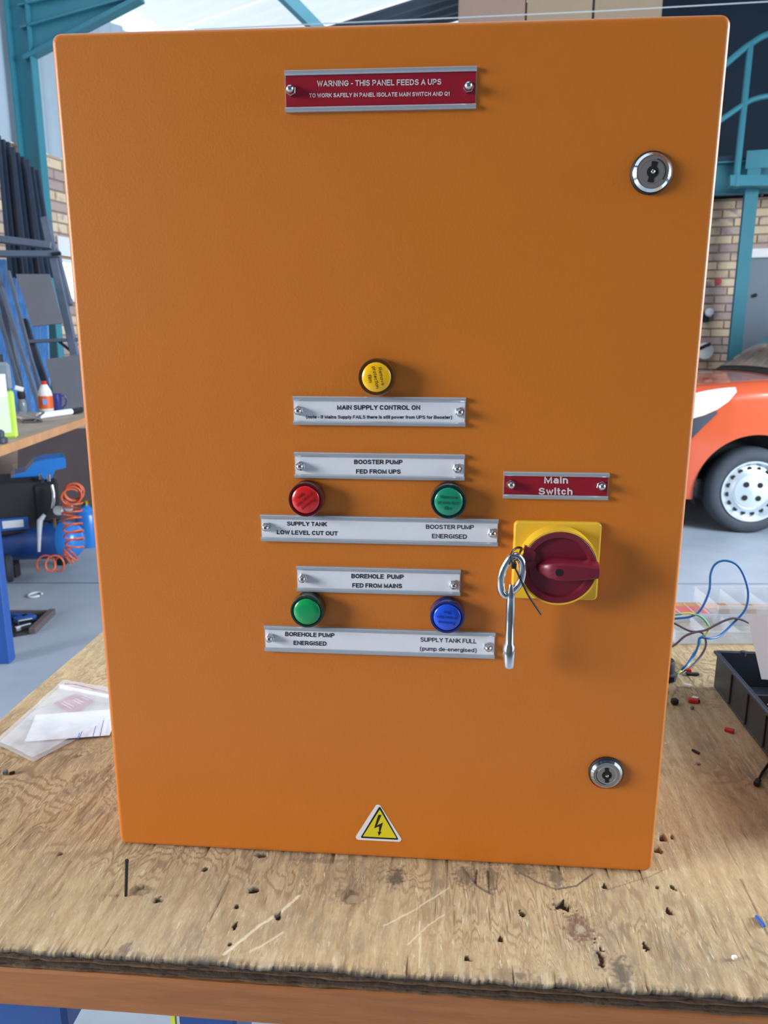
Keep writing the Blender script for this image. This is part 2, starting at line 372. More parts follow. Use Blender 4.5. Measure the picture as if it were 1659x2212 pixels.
    # stains, knots, scratches with their own shape
    at_ = N('ShaderNodeAttribute'); at_.attribute_name = 'stain'; sp = N('ShaderNodeSeparateColor'); L(at_.outputs['Color'], sp.inputs[0])
    c = mix(sp.outputs[0], c, (60, 58, 60)); c = mix(sp.outputs[1], c, (96, 58, 46)); c = mix(sp.outputs[2], c, (242, 228, 200))
    L(c, b.inputs['Base Color']); b.inputs['Roughness'].default_value = .72; b.inputs['Specular IOR Level'].default_value = .3
    hs = N('ShaderNodeMath'); hs.operation = 'ADD'; L(fib.outputs['Fac'], hs.inputs[0]); L(sr.outputs[0], hs.inputs[1])
    bp = N('ShaderNodeBump'); bp.inputs['Strength'].default_value = .8; bp.inputs['Distance'].default_value = .0022; L(hs.outputs[0], bp.inputs['Height']); L(bp.outputs[0], b.inputs['Normal'])
    return m
M['ply_face'] = wood_mat()
M['ply_dark'] = mat('dirty_dark_ply', (70, 54, 42), .8, var=.45, vscale=40, stretch=(1, 1, 3), bump=.6, bscale=150, bdist=.002)
M['ply_mid'] = mat('brown_ply', (98, 76, 56), .8, var=.45, vscale=46, stretch=(1, 1, 3), bump=.6, bscale=150, bdist=.002)

# ------------------------------------------------------------------ hall shell
WA, WB = -4.5, 8.33            # left wall (hall a) and back wall (hall b)
def plane_box(name, a0, a1, b0, b1, z0, z1, m, parent=None):
    return MB().box(hall((a0+a1)/2, (b0+b1)/2, (z0+z1)/2), (a1-a0, b1-b0, z1-z0), (E1, E2, (0,0,1))).build(name, m, parent, loc=None if parent is None else WLOC[parent])
fl = plane_box('floor', -6, 11, -6, 15, FLOOR-.2, FLOOR, M['floor']); struct(fl, 'pale grey concrete floor of the workshop hall', 'floor')
j1, j2 = onz(-300, 1259, FLOOR), onz(2100, 1262, FLOOR)
jd = (j2-j1)/np.linalg.norm(j2-j1); jn = np.cross((0,0,1), jd)
MB().box((j1+j2)/2 + np.array([0,0,.0006]), (np.linalg.norm(j2-j1), .012, .0012), (jd, jn, (0,0,1))).build('floor_joint', mat('dark_joint_filler', (92, 102, 114), .9), fl)

# left wall: brick below, corrugated cladding above
Z_BR = (ona(83, 322, WA)[2] + ona(122, 342, WA)[2]) / 2
wl = plane_box('wall_left', WA-.25, WA-.012, -.2, 14, FLOOR, Z_BR, M['brick_far_b']); struct(wl, 'left workshop wall of mixed tan and mauve face brick', 'wall')
brick_me = None
def brick_mesh(L):
    b = MB().box((0,0,0), (L, .03, .072), None, .005); me = bpy.data.meshes.new('brick'); me.from_pydata(b.v, [], b.f); me.materials.append(M['brick']); return me
BM, BH = brick_mesh(.222), brick_mesh(.105)
def lay(wall, along, org, s0, s1, z0, z1, rot, skip=lambda s, z: False):
    k0 = math.ceil((z0-FLOOR)/.085); k1 = int((z1-FLOOR)/.085); n = 0
    for k in range(k0, k1):
        z = FLOOR + (k+.5)*.085; i0 = math.floor(s0/.233); i1 = math.ceil(s1/.233)
        for i in range(i0, i1):
            s = i*.233 + (.1165 if k % 2 else 0)
            if skip(s, z): continue
            o = bpy.data.objects.new('brick', BM); COL.objects.link(o); o.parent = wall
            P = org + along*s + np.array([random.uniform(-.002,.002)]*2+[0]) + np.array([0,0,z]) - WLOC[wall]
            o.location = tuple(P); o.rotation_euler = (0,0,rot); n += 1
    return n
wb0, wb1 = ona(128, 600, WA) @ E2, ona(172, 600, WA) @ E2
wz0, wz1 = ona(150, 648, WA)[2], ona(150, 566, WA)[2]
c0, c1 = ona(75, 400, WA) @ E2, ona(175, 400, WA) @ E2
nb_l = lay(wl, E2, E1*(WA-.012), c0-.35, c1+.75, .2, Z_BR-.01, math.pi/2 - A_, lambda s, z: wb0-.12 < s < wb1+.12 and wz0-.05 < z < wz1+.05)
# cladding: real corrugation
mb = MB(); P = []
for z in (Z_BR, 3.3):
    P.append([hall(WA - .02 + .022*math.sin(i*.65), -.2 + i*.02, z) for i in range(0, 710)])
cl = mb.grid(P).build('wall_left_cladding', M['cladding'], None, smooth=60); struct(cl, 'pale grey corrugated steel cladding above the brick of the left wall', 'wall')
cl.name = 'wall_left_upper'

wf = plane_box('wall_front', -4.6, 10, -4.9, -4.7, FLOOR, 4.2, mat('dim_plaster', (120, 118, 116), .8, var=.1, vscale=2)); struct(wf, 'plain plastered wall closing the hall behind the viewer', 'wall')
# bright window in the left wall
q = [ona(u, v, WA+.01) for u, v in ((126, 560), (160, 566), (160, 645), (150, 640))]
win = bpy.data.objects.new('window_1', None); COL.objects.link(win); WLOC[win] = hall(WA, (wb0+wb1)/2, wz0); win.location = tuple(WLOC[win]); struct(win, 'glaring bright window in the left brick wall behind the steel rack', 'window')
MB().box(hall(WA-.004, (wb0+wb1)/2, (wz0+wz1)/2), (.01, wb1-wb0, wz1-wz0), (E1, E2, (0,0,1))).build('pane', M['glow_pane'], win)
fr = MB()
for bb in (wb0, wb1): fr.box(hall(WA+.01, bb, (wz0+wz1)/2), (.05, .03, wz1-wz0+.03), (E1, E2, (0,0,1)))
for zz in (wz0, wz1): fr.box(hall(WA+.01, (wb0+wb1)/2, zz), (.05, wb1-wb0, .03), (E1, E2, (0,0,1)))
fr.build('window_frame', M['white_paint'], win)
nz0, nz1 = ona(135, 553, WA)[2], ona(135, 512, WA)[2]; nb0 = ona(121, 530, WA) @ E2
no = MB().box(hall(WA+.02, nb0+.16, (nz0+nz1)/2), (.012, .32, nz1-nz0), (E1, E2, (0,0,1))).build('notice_board', M['white_paint']); tag(no, 'small white notice board fixed to the left brick wall above the window', 'notice board')

# back wall under the mezzanine
Z_MZ = onb(1550, 430, WB)[2]
wbk = MB().box(hall(2.6, WB+.14, (FLOOR+Z_MZ)/2), (7.4, .25, Z_MZ-FLOOR), (E1, E2, (0,0,1))).build('wall_back', M['brick_far_a']); struct(wbk, 'back workshop wall of tan and mauve face brick under the mezzanine', 'wall')
dl = onb(1610, 640, WB) @ E1; dtop = onb(1640, 548, WB)[2]
a0, a1 = onb(1480, 600, WB) @ E1, onb(1659, 600, WB) @ E1
nb_b = lay(wbk, E1, E2*(WB+.012), a0-.25, a1+.6, -.1, Z_MZ, -A_, lambda s, z: s > dl-.05 and z < dtop+.05)
door = bpy.data.objects.new('door_1', None); COL.objects.link(door); WLOC[door] = hall(dl+.45, WB, FLOOR); door.location = tuple(WLOC[door]); struct(door, 'plain blue grey door under a white lintel in the back wall', 'door')
MB().box(hall(dl+.47, WB-.01, (FLOOR+dtop-.04)/2), (.94, .05, dtop-.04-FLOOR), (E1, E2, (0,0,1))).build('door_leaf', M['door_grey'], door)
MB().box(hall(dl+.47, WB-.03, dtop), (1.0, .09, .09), (E1, E2, (0,0,1)), .006).build('lintel', mat('white_lintel', (250, 250, 252), .4), door)
kp = onb(1631, 638, WB-.05); MB().lathe([(.012,0),(.02,.01),(.02,.02),(.008,.024)], 12, kp, -E2).build('door_knob', M['dust_black'], door)

# mezzanine: dark lining behind, deck, teal beam
MZ = Z_MZ
plane_m = MB().box(hall(3.2, WB+1.6, 3.6), (8.2, .1, 4.2), (E1, E2, (0,0,1))).build('wall_mezzanine', M['deck_dark']); struct(plane_m, 'dark wall at the back of the mezzanine level', 'wall')
deck = MB().box(hall(3.0, WB+.7, MZ+.33), (7.4, 1.9, .05), (E1, E2, (0,0,1))).build('floor_mezzanine', M['deck_dark']); struct(deck, 'dark mezzanine deck above the brick back wall', 'floor')
MB().box(hall(-.75, WB-.32, MZ+.33), (2.9, .20, .05), (E1, E2, (0,0,1))).build('deck_nosing', M['deck_dark'], deck)
bm = thing('mezzanine_beam', 'teal steel channel beam carrying the mezzanine along the back wall', 'beam', hall(3.0, WB-.2, MZ))
MB().box(hall(3.0, WB-.17, MZ+.15), (7.4, .012, .30), (E1, E2, (0,0,1))).build('web', M['teal'], bm)
MB().box(hall(3.0, WB-.21, MZ+.006), (7.4, .09, .012), (E1, E2, (0,0,1))).build('flange', M['teal'], bm)
MB().box(hall(3.0, WB-.21, MZ+.30), (7.4, .09, .012), (E1, E2, (0,0,1))).build('flange', M['teal'], bm)
for u in (1553, 1645):
    q = onb(u, 421, WB-.18); MB().lathe([(.016,0),(.016,.012),(.008,.014),(.008,.024)], 6, q, -E2).build('bolt', M['rack_grey'], bm)

# post in front of the back wall
PB = WB-.44; pa = onb(1609, 560, PB) @ E1
po = thing('steel_post', 'light teal steel post standing in front of the brick back wall beside the grey door', 'post', hall(pa, PB, FLOOR))
MB().box(hall(pa, PB, (FLOOR+MZ+.34)/2), (.118, .008, MZ+.34-FLOOR), (E1, E2, (0,0,1))).build('flange', M['teal'], po)
MB().box(hall(pa, PB+.06, (FLOOR+MZ+.34)/2), (.008, .11, MZ+.34-FLOOR), (E1, E2, (0,0,1))).build('web', M['teal'], po)
MB().box(hall(pa, PB+.118, (FLOOR+MZ+.34)/2), (.118, .008, MZ+.34-FLOOR), (E1, E2, (0,0,1))).build('flange', M['teal'], po)
MB().box(hall(pa+.10, PB-.006, MZ+.27), (.36, .01, .16), (E1, E2, (0,0,1))).build('gusset_plate', M['teal'], po)

# stair railing in front of the mezzanine
RD = 7.12
rl = thing('stair_railing', 'curved teal tube railing of the stair above the grey door', 'railing', at(1600, 400, RD))
def smooth_pts(pts, n=8):
    pts = [np.array(p, float) for p in pts]; out = []
    for i in range(len(pts)-1):
        p0 = pts[max(i-1,0)]; p1 = pts[i]; p2 = pts[i+1]; p3 = pts[min(i+2, len(pts)-1)]
        for k in range(n):
            t = k/n; out.append(.5*((2*p1)+(-p0+p2)*t+(2*p0-5*p1+4*p2-p3)*t*t+(-p0+3*p1-3*p2+p3)*t**3))
    out.append(pts[-1]); return out
def pxs(L, d): return [at(u, v, d + (e[0] if e else 0)) for (u, v, *e) in L]
MB().tube(smooth_pts(pxs([(1500,190),(1560,145),(1605,107),(1625,93),(1650,78),(1700,62),(1780,56)], RD)), .030, 10).build('handrail', M['teal'], rl, smooth=60)
MB().tube(smooth_pts(pxs([(1500,300),(1562,256),(1600,230),(1625,216),(1659,208),(1720,204),(1780,206)], RD)), .026, 10).build('mid_rail', M['teal'], rl, smooth=60)
MB().tube(pxs([(1621,95),(1608,220),(1588,405)], RD), .032, 10).build('baluster', M['teal'], rl, smooth=60)
MB().tube(pxs([(1775,60),(1757,220),(1738,400)], RD), .032, 10).build('baluster', M['teal'], rl, smooth=60)
MB().box(at(1690, 392, RD), (1.0, .05, .10), (RIGHT, FWD, -DOWN)).build('stringer', M['teal'], rl)

# tall boards standing on the mezzanine
for i, (u0, u1, m, l) in enumerate(((990, 1134, 'chipboard_pink', 'pinkish tan board standing on the mezzanine, leftmost of three'),
                                 (1138, 1279, 'chipboard', 'yellowish tan board standing on the mezzanine between two others'),
                                 (1284, 1430, 'chipboard', 'plain tan board standing on the mezzanine nearest the stair railing'))):
    l = ('pinkish tan storage board standing on the mezzanine', 'yellowish tan storage board standing between the other two boards', 'plain tan storage board standing nearest the stair railing')[i]
    bb = WB-.36; q0, q1 = onb(u0, 20, bb) @ E1, onb(u1, 20, bb) @ E1
    o = MB().box(hall((q0+q1)/2, bb+.06, (MZ+.357+3.95)/2), (q1-q0, .12, 3.95-MZ-.357), (E1, E2, (0,0,1)), .006).build('storage_board', M[m]); tag(o, l, 'board', 'boards standing on the mezzanine')

# roof: sheets running up the slope, translucent ones on the left
roof = bpy.data.objects.new('ceiling', None); COL.objects.link(roof); WLOC[roof] = hall(0, 6, 4.3); roof.location = tuple(WLOC[roof]); struct(roof, 'sloping workshop roof of dark steel sheets with translucent roof lights', 'ceiling')
SL = .16
def roofz(a): return 3.60 + SL*(a+4.5)
def sheet(b0, b1, a0, a1, m):
    P = []
    for a in (a0, a1):
        P.append([hall(a, b, roofz(a) + .018*math.sin(b*2*math.pi/.19)) for b in np.arange(b0, b1+.001, .024)])
    return MB().grid(P).build('roof_sheet', m, roof, smooth=60)
b = -4.78
i = 0
while b < 14.9:
    lit = i in (3, 4, 5, 6, 7, 8, 9, 11, 12, 13)  # unseen strips over the bench are added roof lights that brighten it
    sheet(b, b+.9, -4.6, 1.0, M['rooflight'] if lit else M['roof_dark']); b += .92; i += 1
sheet(-5.0, 14.9, 1.0, 10.0, M['roof_dark'])
M['teal_lit'] = mat('teal_steel_lit_tone', (96, 176, 196), .42, var=.06, vscale=3)  # the teal steel lightened in colour so the shaded purlin looks lit
for a in (-3.2,):
    MB().box(hall(a, 6.8, roofz(a)-.10), (.06, 15.4, .14), (E1, E2, (0,0,1))).build('purlin', M['teal_lit'], roof)
# teal portal frame at the left
CA = -4.33; CB = ona(62, 250, CA) @ E2
pf = thing('portal_frame', 'big teal steel column with haunched rafter against the left wall', 'steel frame', hall(CA, CB, FLOOR))
cz = onb(42, 10, CB)[2]
for s in (-1, 1): MB().box(hall(CA+s*.095, CB, (FLOOR+4.0)/2), (.014, .07, 4.0-FLOOR), (E1, E2, (0,0,1))).build('column_flange', M['teal'], pf)
MB().box(hall(CA, CB+.02, (FLOOR+4.0)/2), (.18, .01, 4.0-FLOOR), (E1, E2, (0,0,1))).build('column_web', M['teal'], pf)
h0, h1 = onb(57, 128, CB), onb(305, -2, CB)        # haunch lower flange
m0, m1 = onb(50, 62, CB), onb(300, -8, CB)
t0, t1 = onb(45, 14, CB), onb(640, -120, CB)
h2 = h1 + (t1-t0)/np.linalg.norm(t1-t0)*3.5
def beam(p0, p1, w, t, name):
    d = (p1-p0); L = np.linalg.norm(d); d = d/L; up = np.cross(d, E2); up /= np.linalg.norm(up)
    return MB().box((p0+p1)/2, (L, w, t), (d, E2, up)).build(name, M['teal'], pf)
beam(h0, h1, .08, .03, 'haunch_flange'); beam(m0, m1 + (m1-m0)*1.2, .07, .014, 'rafter_flange'); beam(t0, t1, .07, .014, 'rafter_flange')
zc = np.array([0, 0, 1.0])
MB().slab([h0, h1, t1, t0], .01).build('rafter_web', M['teal'], pf)
# strung cable
cb = MB().tube([at(420, 64, 6.0), at(700, 51, 6.0), at(900, 42.5, 6.0), at(1300, 24, 6.0), at(1720, 0, 6.0), at(2600, -50, 6.0)], .0045, 6).build('overhead_cable', mat('pale_cable', (190, 200, 206), .5)); tag(cb, 'thin pale cable strung under the dark roof', 'cable')
# ------------------------------------------------------------------ workbench
YF, YB, XL, XR = -.130, .715, -.504, 1.05
def vnoise(x, y, seed):
    """smooth value noise on arrays"""
    xi = np.floor(x).astype(np.int64); yi = np.floor(y).astype(np.int64); fx = x-xi; fy = y-yi
    fx = fx*fx*(3-2*fx); fy = fy*fy*(3-2*fy)
    def h(i, j):
        n = (i*374761393 + j*668265263 + seed*974711) & 0x7fffffff
        n = ((n ^ (n >> 13))*1274126177) & 0x7fffffff; n = n ^ (n >> 16); return (n & 0xffff)/65535.
    return (h(xi,yi)*(1-fx)+h(xi+1,yi)*fx)*(1-fy) + (h(xi,yi+1)*(1-fx)+h(xi+1,yi+1)*fx)*fy
bench = thing('workbench', 'wooden workbench with weathered plywood top under the orange enclosure', 'workbench', (.2, .3, FLOOR))
gx = np.concatenate([np.arange(XL, -.335, .004), np.arange(-.335, .42, .0012), np.arange(.42, XR+.004, .006)])
gy = np.concatenate([np.arange(YF, .035, .0012), np.arange(.035, YB+.004, .004)])
GX, GY = np.meshgrid(gx, gy, indexing='ij')
wx = GX + .012*(vnoise(GX*14, GY*5, 3)-.5) + .02*(vnoise(GX*5, GY*4, 9)-.5)
Z = .0005*(vnoise(wx*420, GY*22, 1)-.5) + .0007*(vnoise(wx*190, GY*14, 2)-.5) + .0008*(vnoise(GX*30, GY*20, 4)-.5)
tear = vnoise(wx*300, GY*16, 5); Z += np.where(tear > .86, .0009*(tear-.86)/.14, 0); Z -= np.where(tear < .1, .0014*(.1-tear)/.1, 0)
Z = np.minimum(Z, .0003)
st = np.zeros(GX.shape + (3,))
def P0(u, v): q = onz(u, v, 0); return q[0], q[1]
def dist(x, y, rx, ry, jag=.25, seed=11): 
    d = np.sqrt(((GX-x)/rx)**2 + ((GY-y)/ry)**2); return d*(1 + jag*2*(vnoise(GX*500+seed, GY*500, seed)-.5) )
def sm(d, a, b): t = np.clip((b-d)/(b-a), 0, 1); return t*t*(3-2*t)
def hole(u, v, r, depth, plug=None, ry=None, jag=.2, s=1):
    global Z
    x, y = P0(u, v); d = dist(x, y, r, ry or r, jag, s); k = sm(d, .85, 1.1); Z = Z - depth*k
    st[..., 1] = np.maximum(st[..., 1], .75*k if plug is None else .5*sm(d, 1.0, 1.25))
    if plug is None: st[..., 0] = np.maximum(st[..., 0], .5*k)
    else: st[..., 2] = np.maximum(st[..., 2], .25*sm(dist(x+.0012, y-.0016, r*.72, r*.72, .1, s), .8, 1.1)); st[..., 1] *= 1 - .9*sm(dist(x+.0012, y-.0016, r*.72, r*.72, .1, s), .8, 1.1)
hole(304, 1922, .0085, .0035, 1, .0062, .2, 3)
hole(548, 1922, .0048, .013, None, .0042, .2, 5)
hole(762, 1936, .0095, .0030, 1, .0085, .15, 7)
hole(1213, 1956, .0058, .010, None, .0050, .6, 9)
hole(565, 1846, .0045, .006, None, .003, .5, 10)
for i, (u, v, r) in enumerate(((1431,1810,.0026),(1454,1811,.0018),(1421,1837,.0026),(1306,1914,.0022),(1419,1916,.0018),(1453,1916,.002),(1127,1972,.0024),(1081,2028,.002),
        (1446,1971,.0026),(1395,2045,.0024),(510,1958,.0022),(507,2000,.0022),(601,1980,.0028),(495,2040,.0016),(443,1877,.002),(132,1845,.0018),(1010,2070,.0018),(168,1632,.0022),(340,1945,.0026))):
    hole(u, v, r, .006, None, r*1.3, .5, 20+i)
# gouge, knot, stains
hole(1298, 2070, .0022, .0025, None, .008, .7, 50)
def stain(u, v, rx, ry, ch, amt, jag=.5, s=60):
    x, y = P0(u, v); st[..., ch] = np.maximum(st[..., ch], amt*sm(dist(x, y, rx, ry, jag, s), .5, 1.2))
stain(1250, 2004, .012, .016, 1, .75, .5, 61); stain(1254, 2008, .005, .006, 2, .35, .5, 62); stain(762, 1930, .014, .014, 1, .35, .6, 63)
for i, (u, v, rx, ry, a) in enumerate(((857, 1895, .007, .012, .7), (1343, 2098, .008, .014, .65), (1121, 2106, .007, .004, .6), (270, 2052, .006, .006, .5), (1004, 1890, .011, .014, .55), (1060, 1895, .005, .018, .55),
        (1200, 1895, .008, .012, .6), (1130, 1880, .010, .008, .5), (680, 1858, .03, .004, .35), (1100, 2110, .02, .01, .3), (1296, 2072, .004, .010, .5))): stain(u, v, rx, ry, 0, a, .6, 70+i)
def stroke(pts, wd, ch, amt, dz=0.):
    global Z
    q = [np.array(P0(u, v)) for u, v in pts]; d = np.full(GX.shape, 9.)
    for a, b_ in zip(q[:-1], q[1:]):
        ab = b_-a; t = np.clip(((GX-a[0])*ab[0]+(GY-a[1])*ab[1])/(ab@ab), 0, 1); d = np.minimum(d, np.hypot(GX-a[0]-t*ab[0], GY-a[1]-t*ab[1]))
    k = sm(d/wd*(1+.6*(vnoise(GX*300, GY*300, 8)-.5)), .5, 1.1); st[..., ch] = np.maximum(st[..., ch], amt*k); Z = Z + dz*k
stroke([(484,2062),(560,2000),(606,1970),(645,1935)], .0016, 2, .7, -.0004); stroke([(540,2056),(570,2040),(612,2014)], .0012, 2, .5)
stroke([(829,2000),(900,1962),(968,1918)], .0010, 2, .5); stroke([(880,2040),(930,1995),(960,1975)], .0008, 2, .5); stroke([(907,2090),(907,1990)], .0007, 2, .5)
stroke([(1122,1885),(1160,1905),(1200,1921),(1245,1913),(1280,1888)], .0011, 0, .8); stroke([(1000,1872),(1030,1912),(1064,1932)], .0016, 0, .7, -.0005)
stroke([(1055,1880),(1056,1925)], .0012, 1, .7, -.0008); stroke([(1030,1880),(1027,1905)], .0010, 1, .7, -.0008); stroke([(1075,1885),(1072,1920)], .0010, 1, .6)
stroke([(1300,1925),(1400,1895),(1435,1878)], .0007, 0, .45); stroke([(1600,1900),(1630,1960),(1659,2020)], .0012, 1, .5, -.0006)
# frayed front edge
ed = np.clip((GY-YF)/.010, 0, 1); fr_ = vnoise(GX*520, GY*60, 21)
Z -= (1-ed)*.0005*np.where(fr_ > .5, fr_, .1); st[..., 0] = np.maximum(st[..., 0], (1-np.clip((GY-YF)/.006, 0, 1))*.65*(fr_ > .45)); st[..., 2] = np.maximum(st[..., 2], (1-np.clip((GY-YF)/.02, 0, 1))*.35*(vnoise(GX*330, GY*25, 22) > .8))
GYd = GY.copy(); dec = np.clip(1-(GY-YF)/.02, 0, 1)
GYd += dec*(.0012*(vnoise(GX*420, GX*0, 31)-.5) + .003*(vnoise(GX*60, GX*0, 32)-.5))
nx, ny = GX.shape
v = np.stack([GX, GYd, Z], -1).reshape(-1, 3)
sk = np.stack([GX, GYd, np.full(GX.shape, -.0045)], -1)
ring = [(i, 0) for i in range(nx)] + [(nx-1, j) for j in range(1, ny)] + [(i, ny-1) for i in range(nx-2, -1, -1)] + [(0, j) for j in range(ny-2, 0, -1)]
rv = np.array([sk[i, j] for i, j in ring]); n0 = len(v); v = np.vstack([v, rv])
ii, jj = np.meshgrid(np.arange(nx-1), np.arange(ny-1), indexing='ij'); a = (ii*ny+jj).ravel()
faces = np.stack([a, a+ny, a+ny+1, a+1], -1)
rt = np.array([i*ny+j for i, j in ring]); rb_ = np.arange(len(ring))+n0
sf = np.stack([rb_, np.roll(rb_, -1), np.roll(rt, -1), rt], -1); faces = np.vstack([faces, sf])
me = bpy.data.meshes.new('plywood_face'); bl = WLOC[bench]
me.vertices.add(len(v)); me.vertices.foreach_set('co', (v-bl).astype(np.float32).ravel())
me.loops.add(faces.size); me.loops.foreach_set('vertex_index', faces.astype(np.int32).ravel())
me.polygons.add(len(faces)); me.polygons.foreach_set('loop_start', np.arange(0, faces.size, 4, dtype=np.int32)); me.polygons.foreach_set('loop_total', np.full(len(faces), 4, np.int32))
me.polygons.foreach_set('use_smooth', np.ones(len(faces), bool)); me.update(calc_edges=True)
ca = me.color_attributes.new('stain', 'FLOAT_COLOR', 'POINT'); cc = np.ones((len(v), 4), np.float32); cc[:n0, :3] = np.clip(st.reshape(-1, 3), 0, 1); cc[n0:, :3] = (1, 0, 0)
ca.data.foreach_set('color', cc.ravel()); me.materials.append(M['ply_face'])
top = bpy.data.objects.new('plywood_face', me); COL.objects.link(top); top.parent = bench; lab(top, 'scratched weathered plywood face with drilled holes')
# plies showing at the front edge
for k in range(4):
    z1 = -.0045 - k*.0040; z0 = z1-.0038; mb = MB(); P = []
    xs = np.arange(XL, XR+.001, .004)
    off = .0008*(k % 2) + .0022*(vnoise(xs*110, xs*0+k*7.3, 40+k)) 
    prof = [(YB, z0+.0002), (YF+.003, z0), (YF, z0+.0012), (YF, z1-.0012), (YF+.003, z1), (YB, z1-.0002)]
    for y_, z_ in prof: P.append([(x, y_ + (o_ if y_ < .5 else 0), z_) for x, o_ in zip(xs, off)])
    mb.grid(P); n = len(xs)
    for e in (0, n-1): mb.f.append(tuple(r*n+e for r in range(6)))
    mb.build('ply_layer', M['ply_dark' if k % 2 == 0 else 'ply_mid'], bench, smooth=50)
# rail under the ply
xs = np.linspace(XL+.01, XR-.01, 60); P = []
for y_, z_ in ((YF+.024, -.0215), (YF+.004, -.0215), (YF+.002, -.0235), (YF+.002, -.0555), (YF+.004, -.0575), (YF+.024, -.0575)): P.append([(x, y_ + .0012*math.sin(x*9), z_+.0006*math.sin(x*23)) for x in xs])
P.append(P[0]); mb = MB().grid(P); mb.f += [tuple(r*60 for r in range(6)), tuple(r*60+59 for r in range(6))]
mb.build('front_rail', M['wood_rail'], bench, smooth=40)
o = MB().box((.27, YB-.012, .0075), (1.5, .024, .013), None, .002).build('wood_batten', M['bench_lip']); tag(o, 'tan wooden batten lying along the far edge of the bench', 'batten')
MB().box((.27, YB-.02, -.0395), (1.5, .03, .036), None, .002).build('rear_rail', M['wood_rail'], bench)
for x in (-.138, .90):
    for y_ in (-.075, .62):
        MB().box((x, y_, (FLOOR-.0215)/2), (.05, .05, -.0215-FLOOR), None, .003).build('leg', M['blue_paint'], bench)
MB().box((-.305, -.068, -.075), (.075, .05, .105), None, .004).build('corner_bracket', M['blue_paint'], bench)
MB().box((-.455, -.068, (FLOOR-.0215)/2), (.05, .05, -.0215-FLOOR), None, .003).build('leg', M['blue_paint'], bench)
MB().box((-.1675, -.099, -.45), (.004, .004, .8), None).build('yellow_strip', mat('yellow_green_tape', (214, 226, 60), .4), bench)

# ------------------------------------------------------------------ orange enclosure
enc = thing('electrical_enclosure', 'tall orange steel electrical control enclosure standing on the plywood bench', 'electrical enclosure', (0, .1, 0))
W2, H2 = .25, .70
def rrect(x0, x1, z0, z1, r, n=6):
    out = []
    for cx, cz, a in ((x1-r, z0+r, -90), (x1-r, z1-r, 0), (x0+r, z1-r, 90), (x0+r, z0+r, 180)):
        for k in range(n+1): t = math.radians(a+90*k/n); out.append((cx+r*math.cos(t), cz+r*math.sin(t)))
    return out
def rounded_plate(x0, x1, z0, z1, rc, y_front, y_back, re, n=6, hollow=False):
    """plate facing -y with rounded corners and a rounded front edge"""
    mb = MB(); rings = []
    for k in range(n+1):
        t = math.pi/2*k/n; ins = re*(1-math.sin(t)) ; y = y_front + re*(1-math.cos(t))
        ins = re*(1-math.sin(t)); rings.append((y_front + re*(1-math.cos(t)), re*(1-math.sin(t))))
    rings.append((y_back, 0))
    P = [[(x, y, z) for x, z in rrect(x0+i, x1-i, z0+i, z1-i, max(rc-i, .0004))] for y, i in rings]
    for r in P: r.append(r[0])
    mb.grid(P); m = len(P[0]); mb.f.append(tuple(range(m-1))); mb.f.append(tuple((len(P)-1)*m+k for k in range(m-1))[::-1])
    return mb
door_o = rounded_plate(-W2, W2, .0008, H2, .0075, 0, .022, .0042).build('door', M['orange'], enc, smooth=35)
MB().box((0, .1245, .3505), (.494, .197, .694), None, .003).build('cabinet_body', M['orange_body'], enc)
MB().box((0, .024, .3505), (.486, .006, .686)).build('door_seal', M['black_rubber'], enc)
for z in (.12, .58): MB().cyl((-.2495, .03, z-.02), (-.2495, .03, z+.02), .004, n=12).build('hinge', M['zinc'], enc)

# text -> mesh
TXT = []
def text(s, u0, v0, u1, v1, hpx, y, m, parent, bold=.02, name='lettering', thick=.00012):
    """baseline from pixel (u0,v0) to (u1,v1), capital height hpx"""
    TXT.append(dict(s=s, a=ony(u0, v0, y), b=ony(u1, v1, y), top=ony(u0, v0-hpx, y), y=y, m=m, p=parent, bold=bold, name=name, th=thick))
def text_at(s, c, ang, width, height, y, m, parent, bold=0.0, name='lettering'):
    d = np.array([math.cos(ang), 0, math.sin(ang)]); n = np.array([-math.sin(ang), 0, math.cos(ang)]); c = np.array([c[0], y, c[1]])
    a = c - d*width/2 - n*height/2
    TXT.append(dict(s=s, a=a, b=a+d*width, top=a+n*height, y=y, m=m, p=parent, bold=bold, name=name, th=.00008))
def arcp(cx, cy, rx, ry, a0, a1, n=None):
    n = n or max(4, int(abs(a1-a0)/20)); return [(cx+rx*math.cos(math.radians(a0+(a1-a0)*k/n)), cy+ry*math.sin(math.radians(a0+(a1-a0)*k/n))) for k in range(n+1)]
X = .70
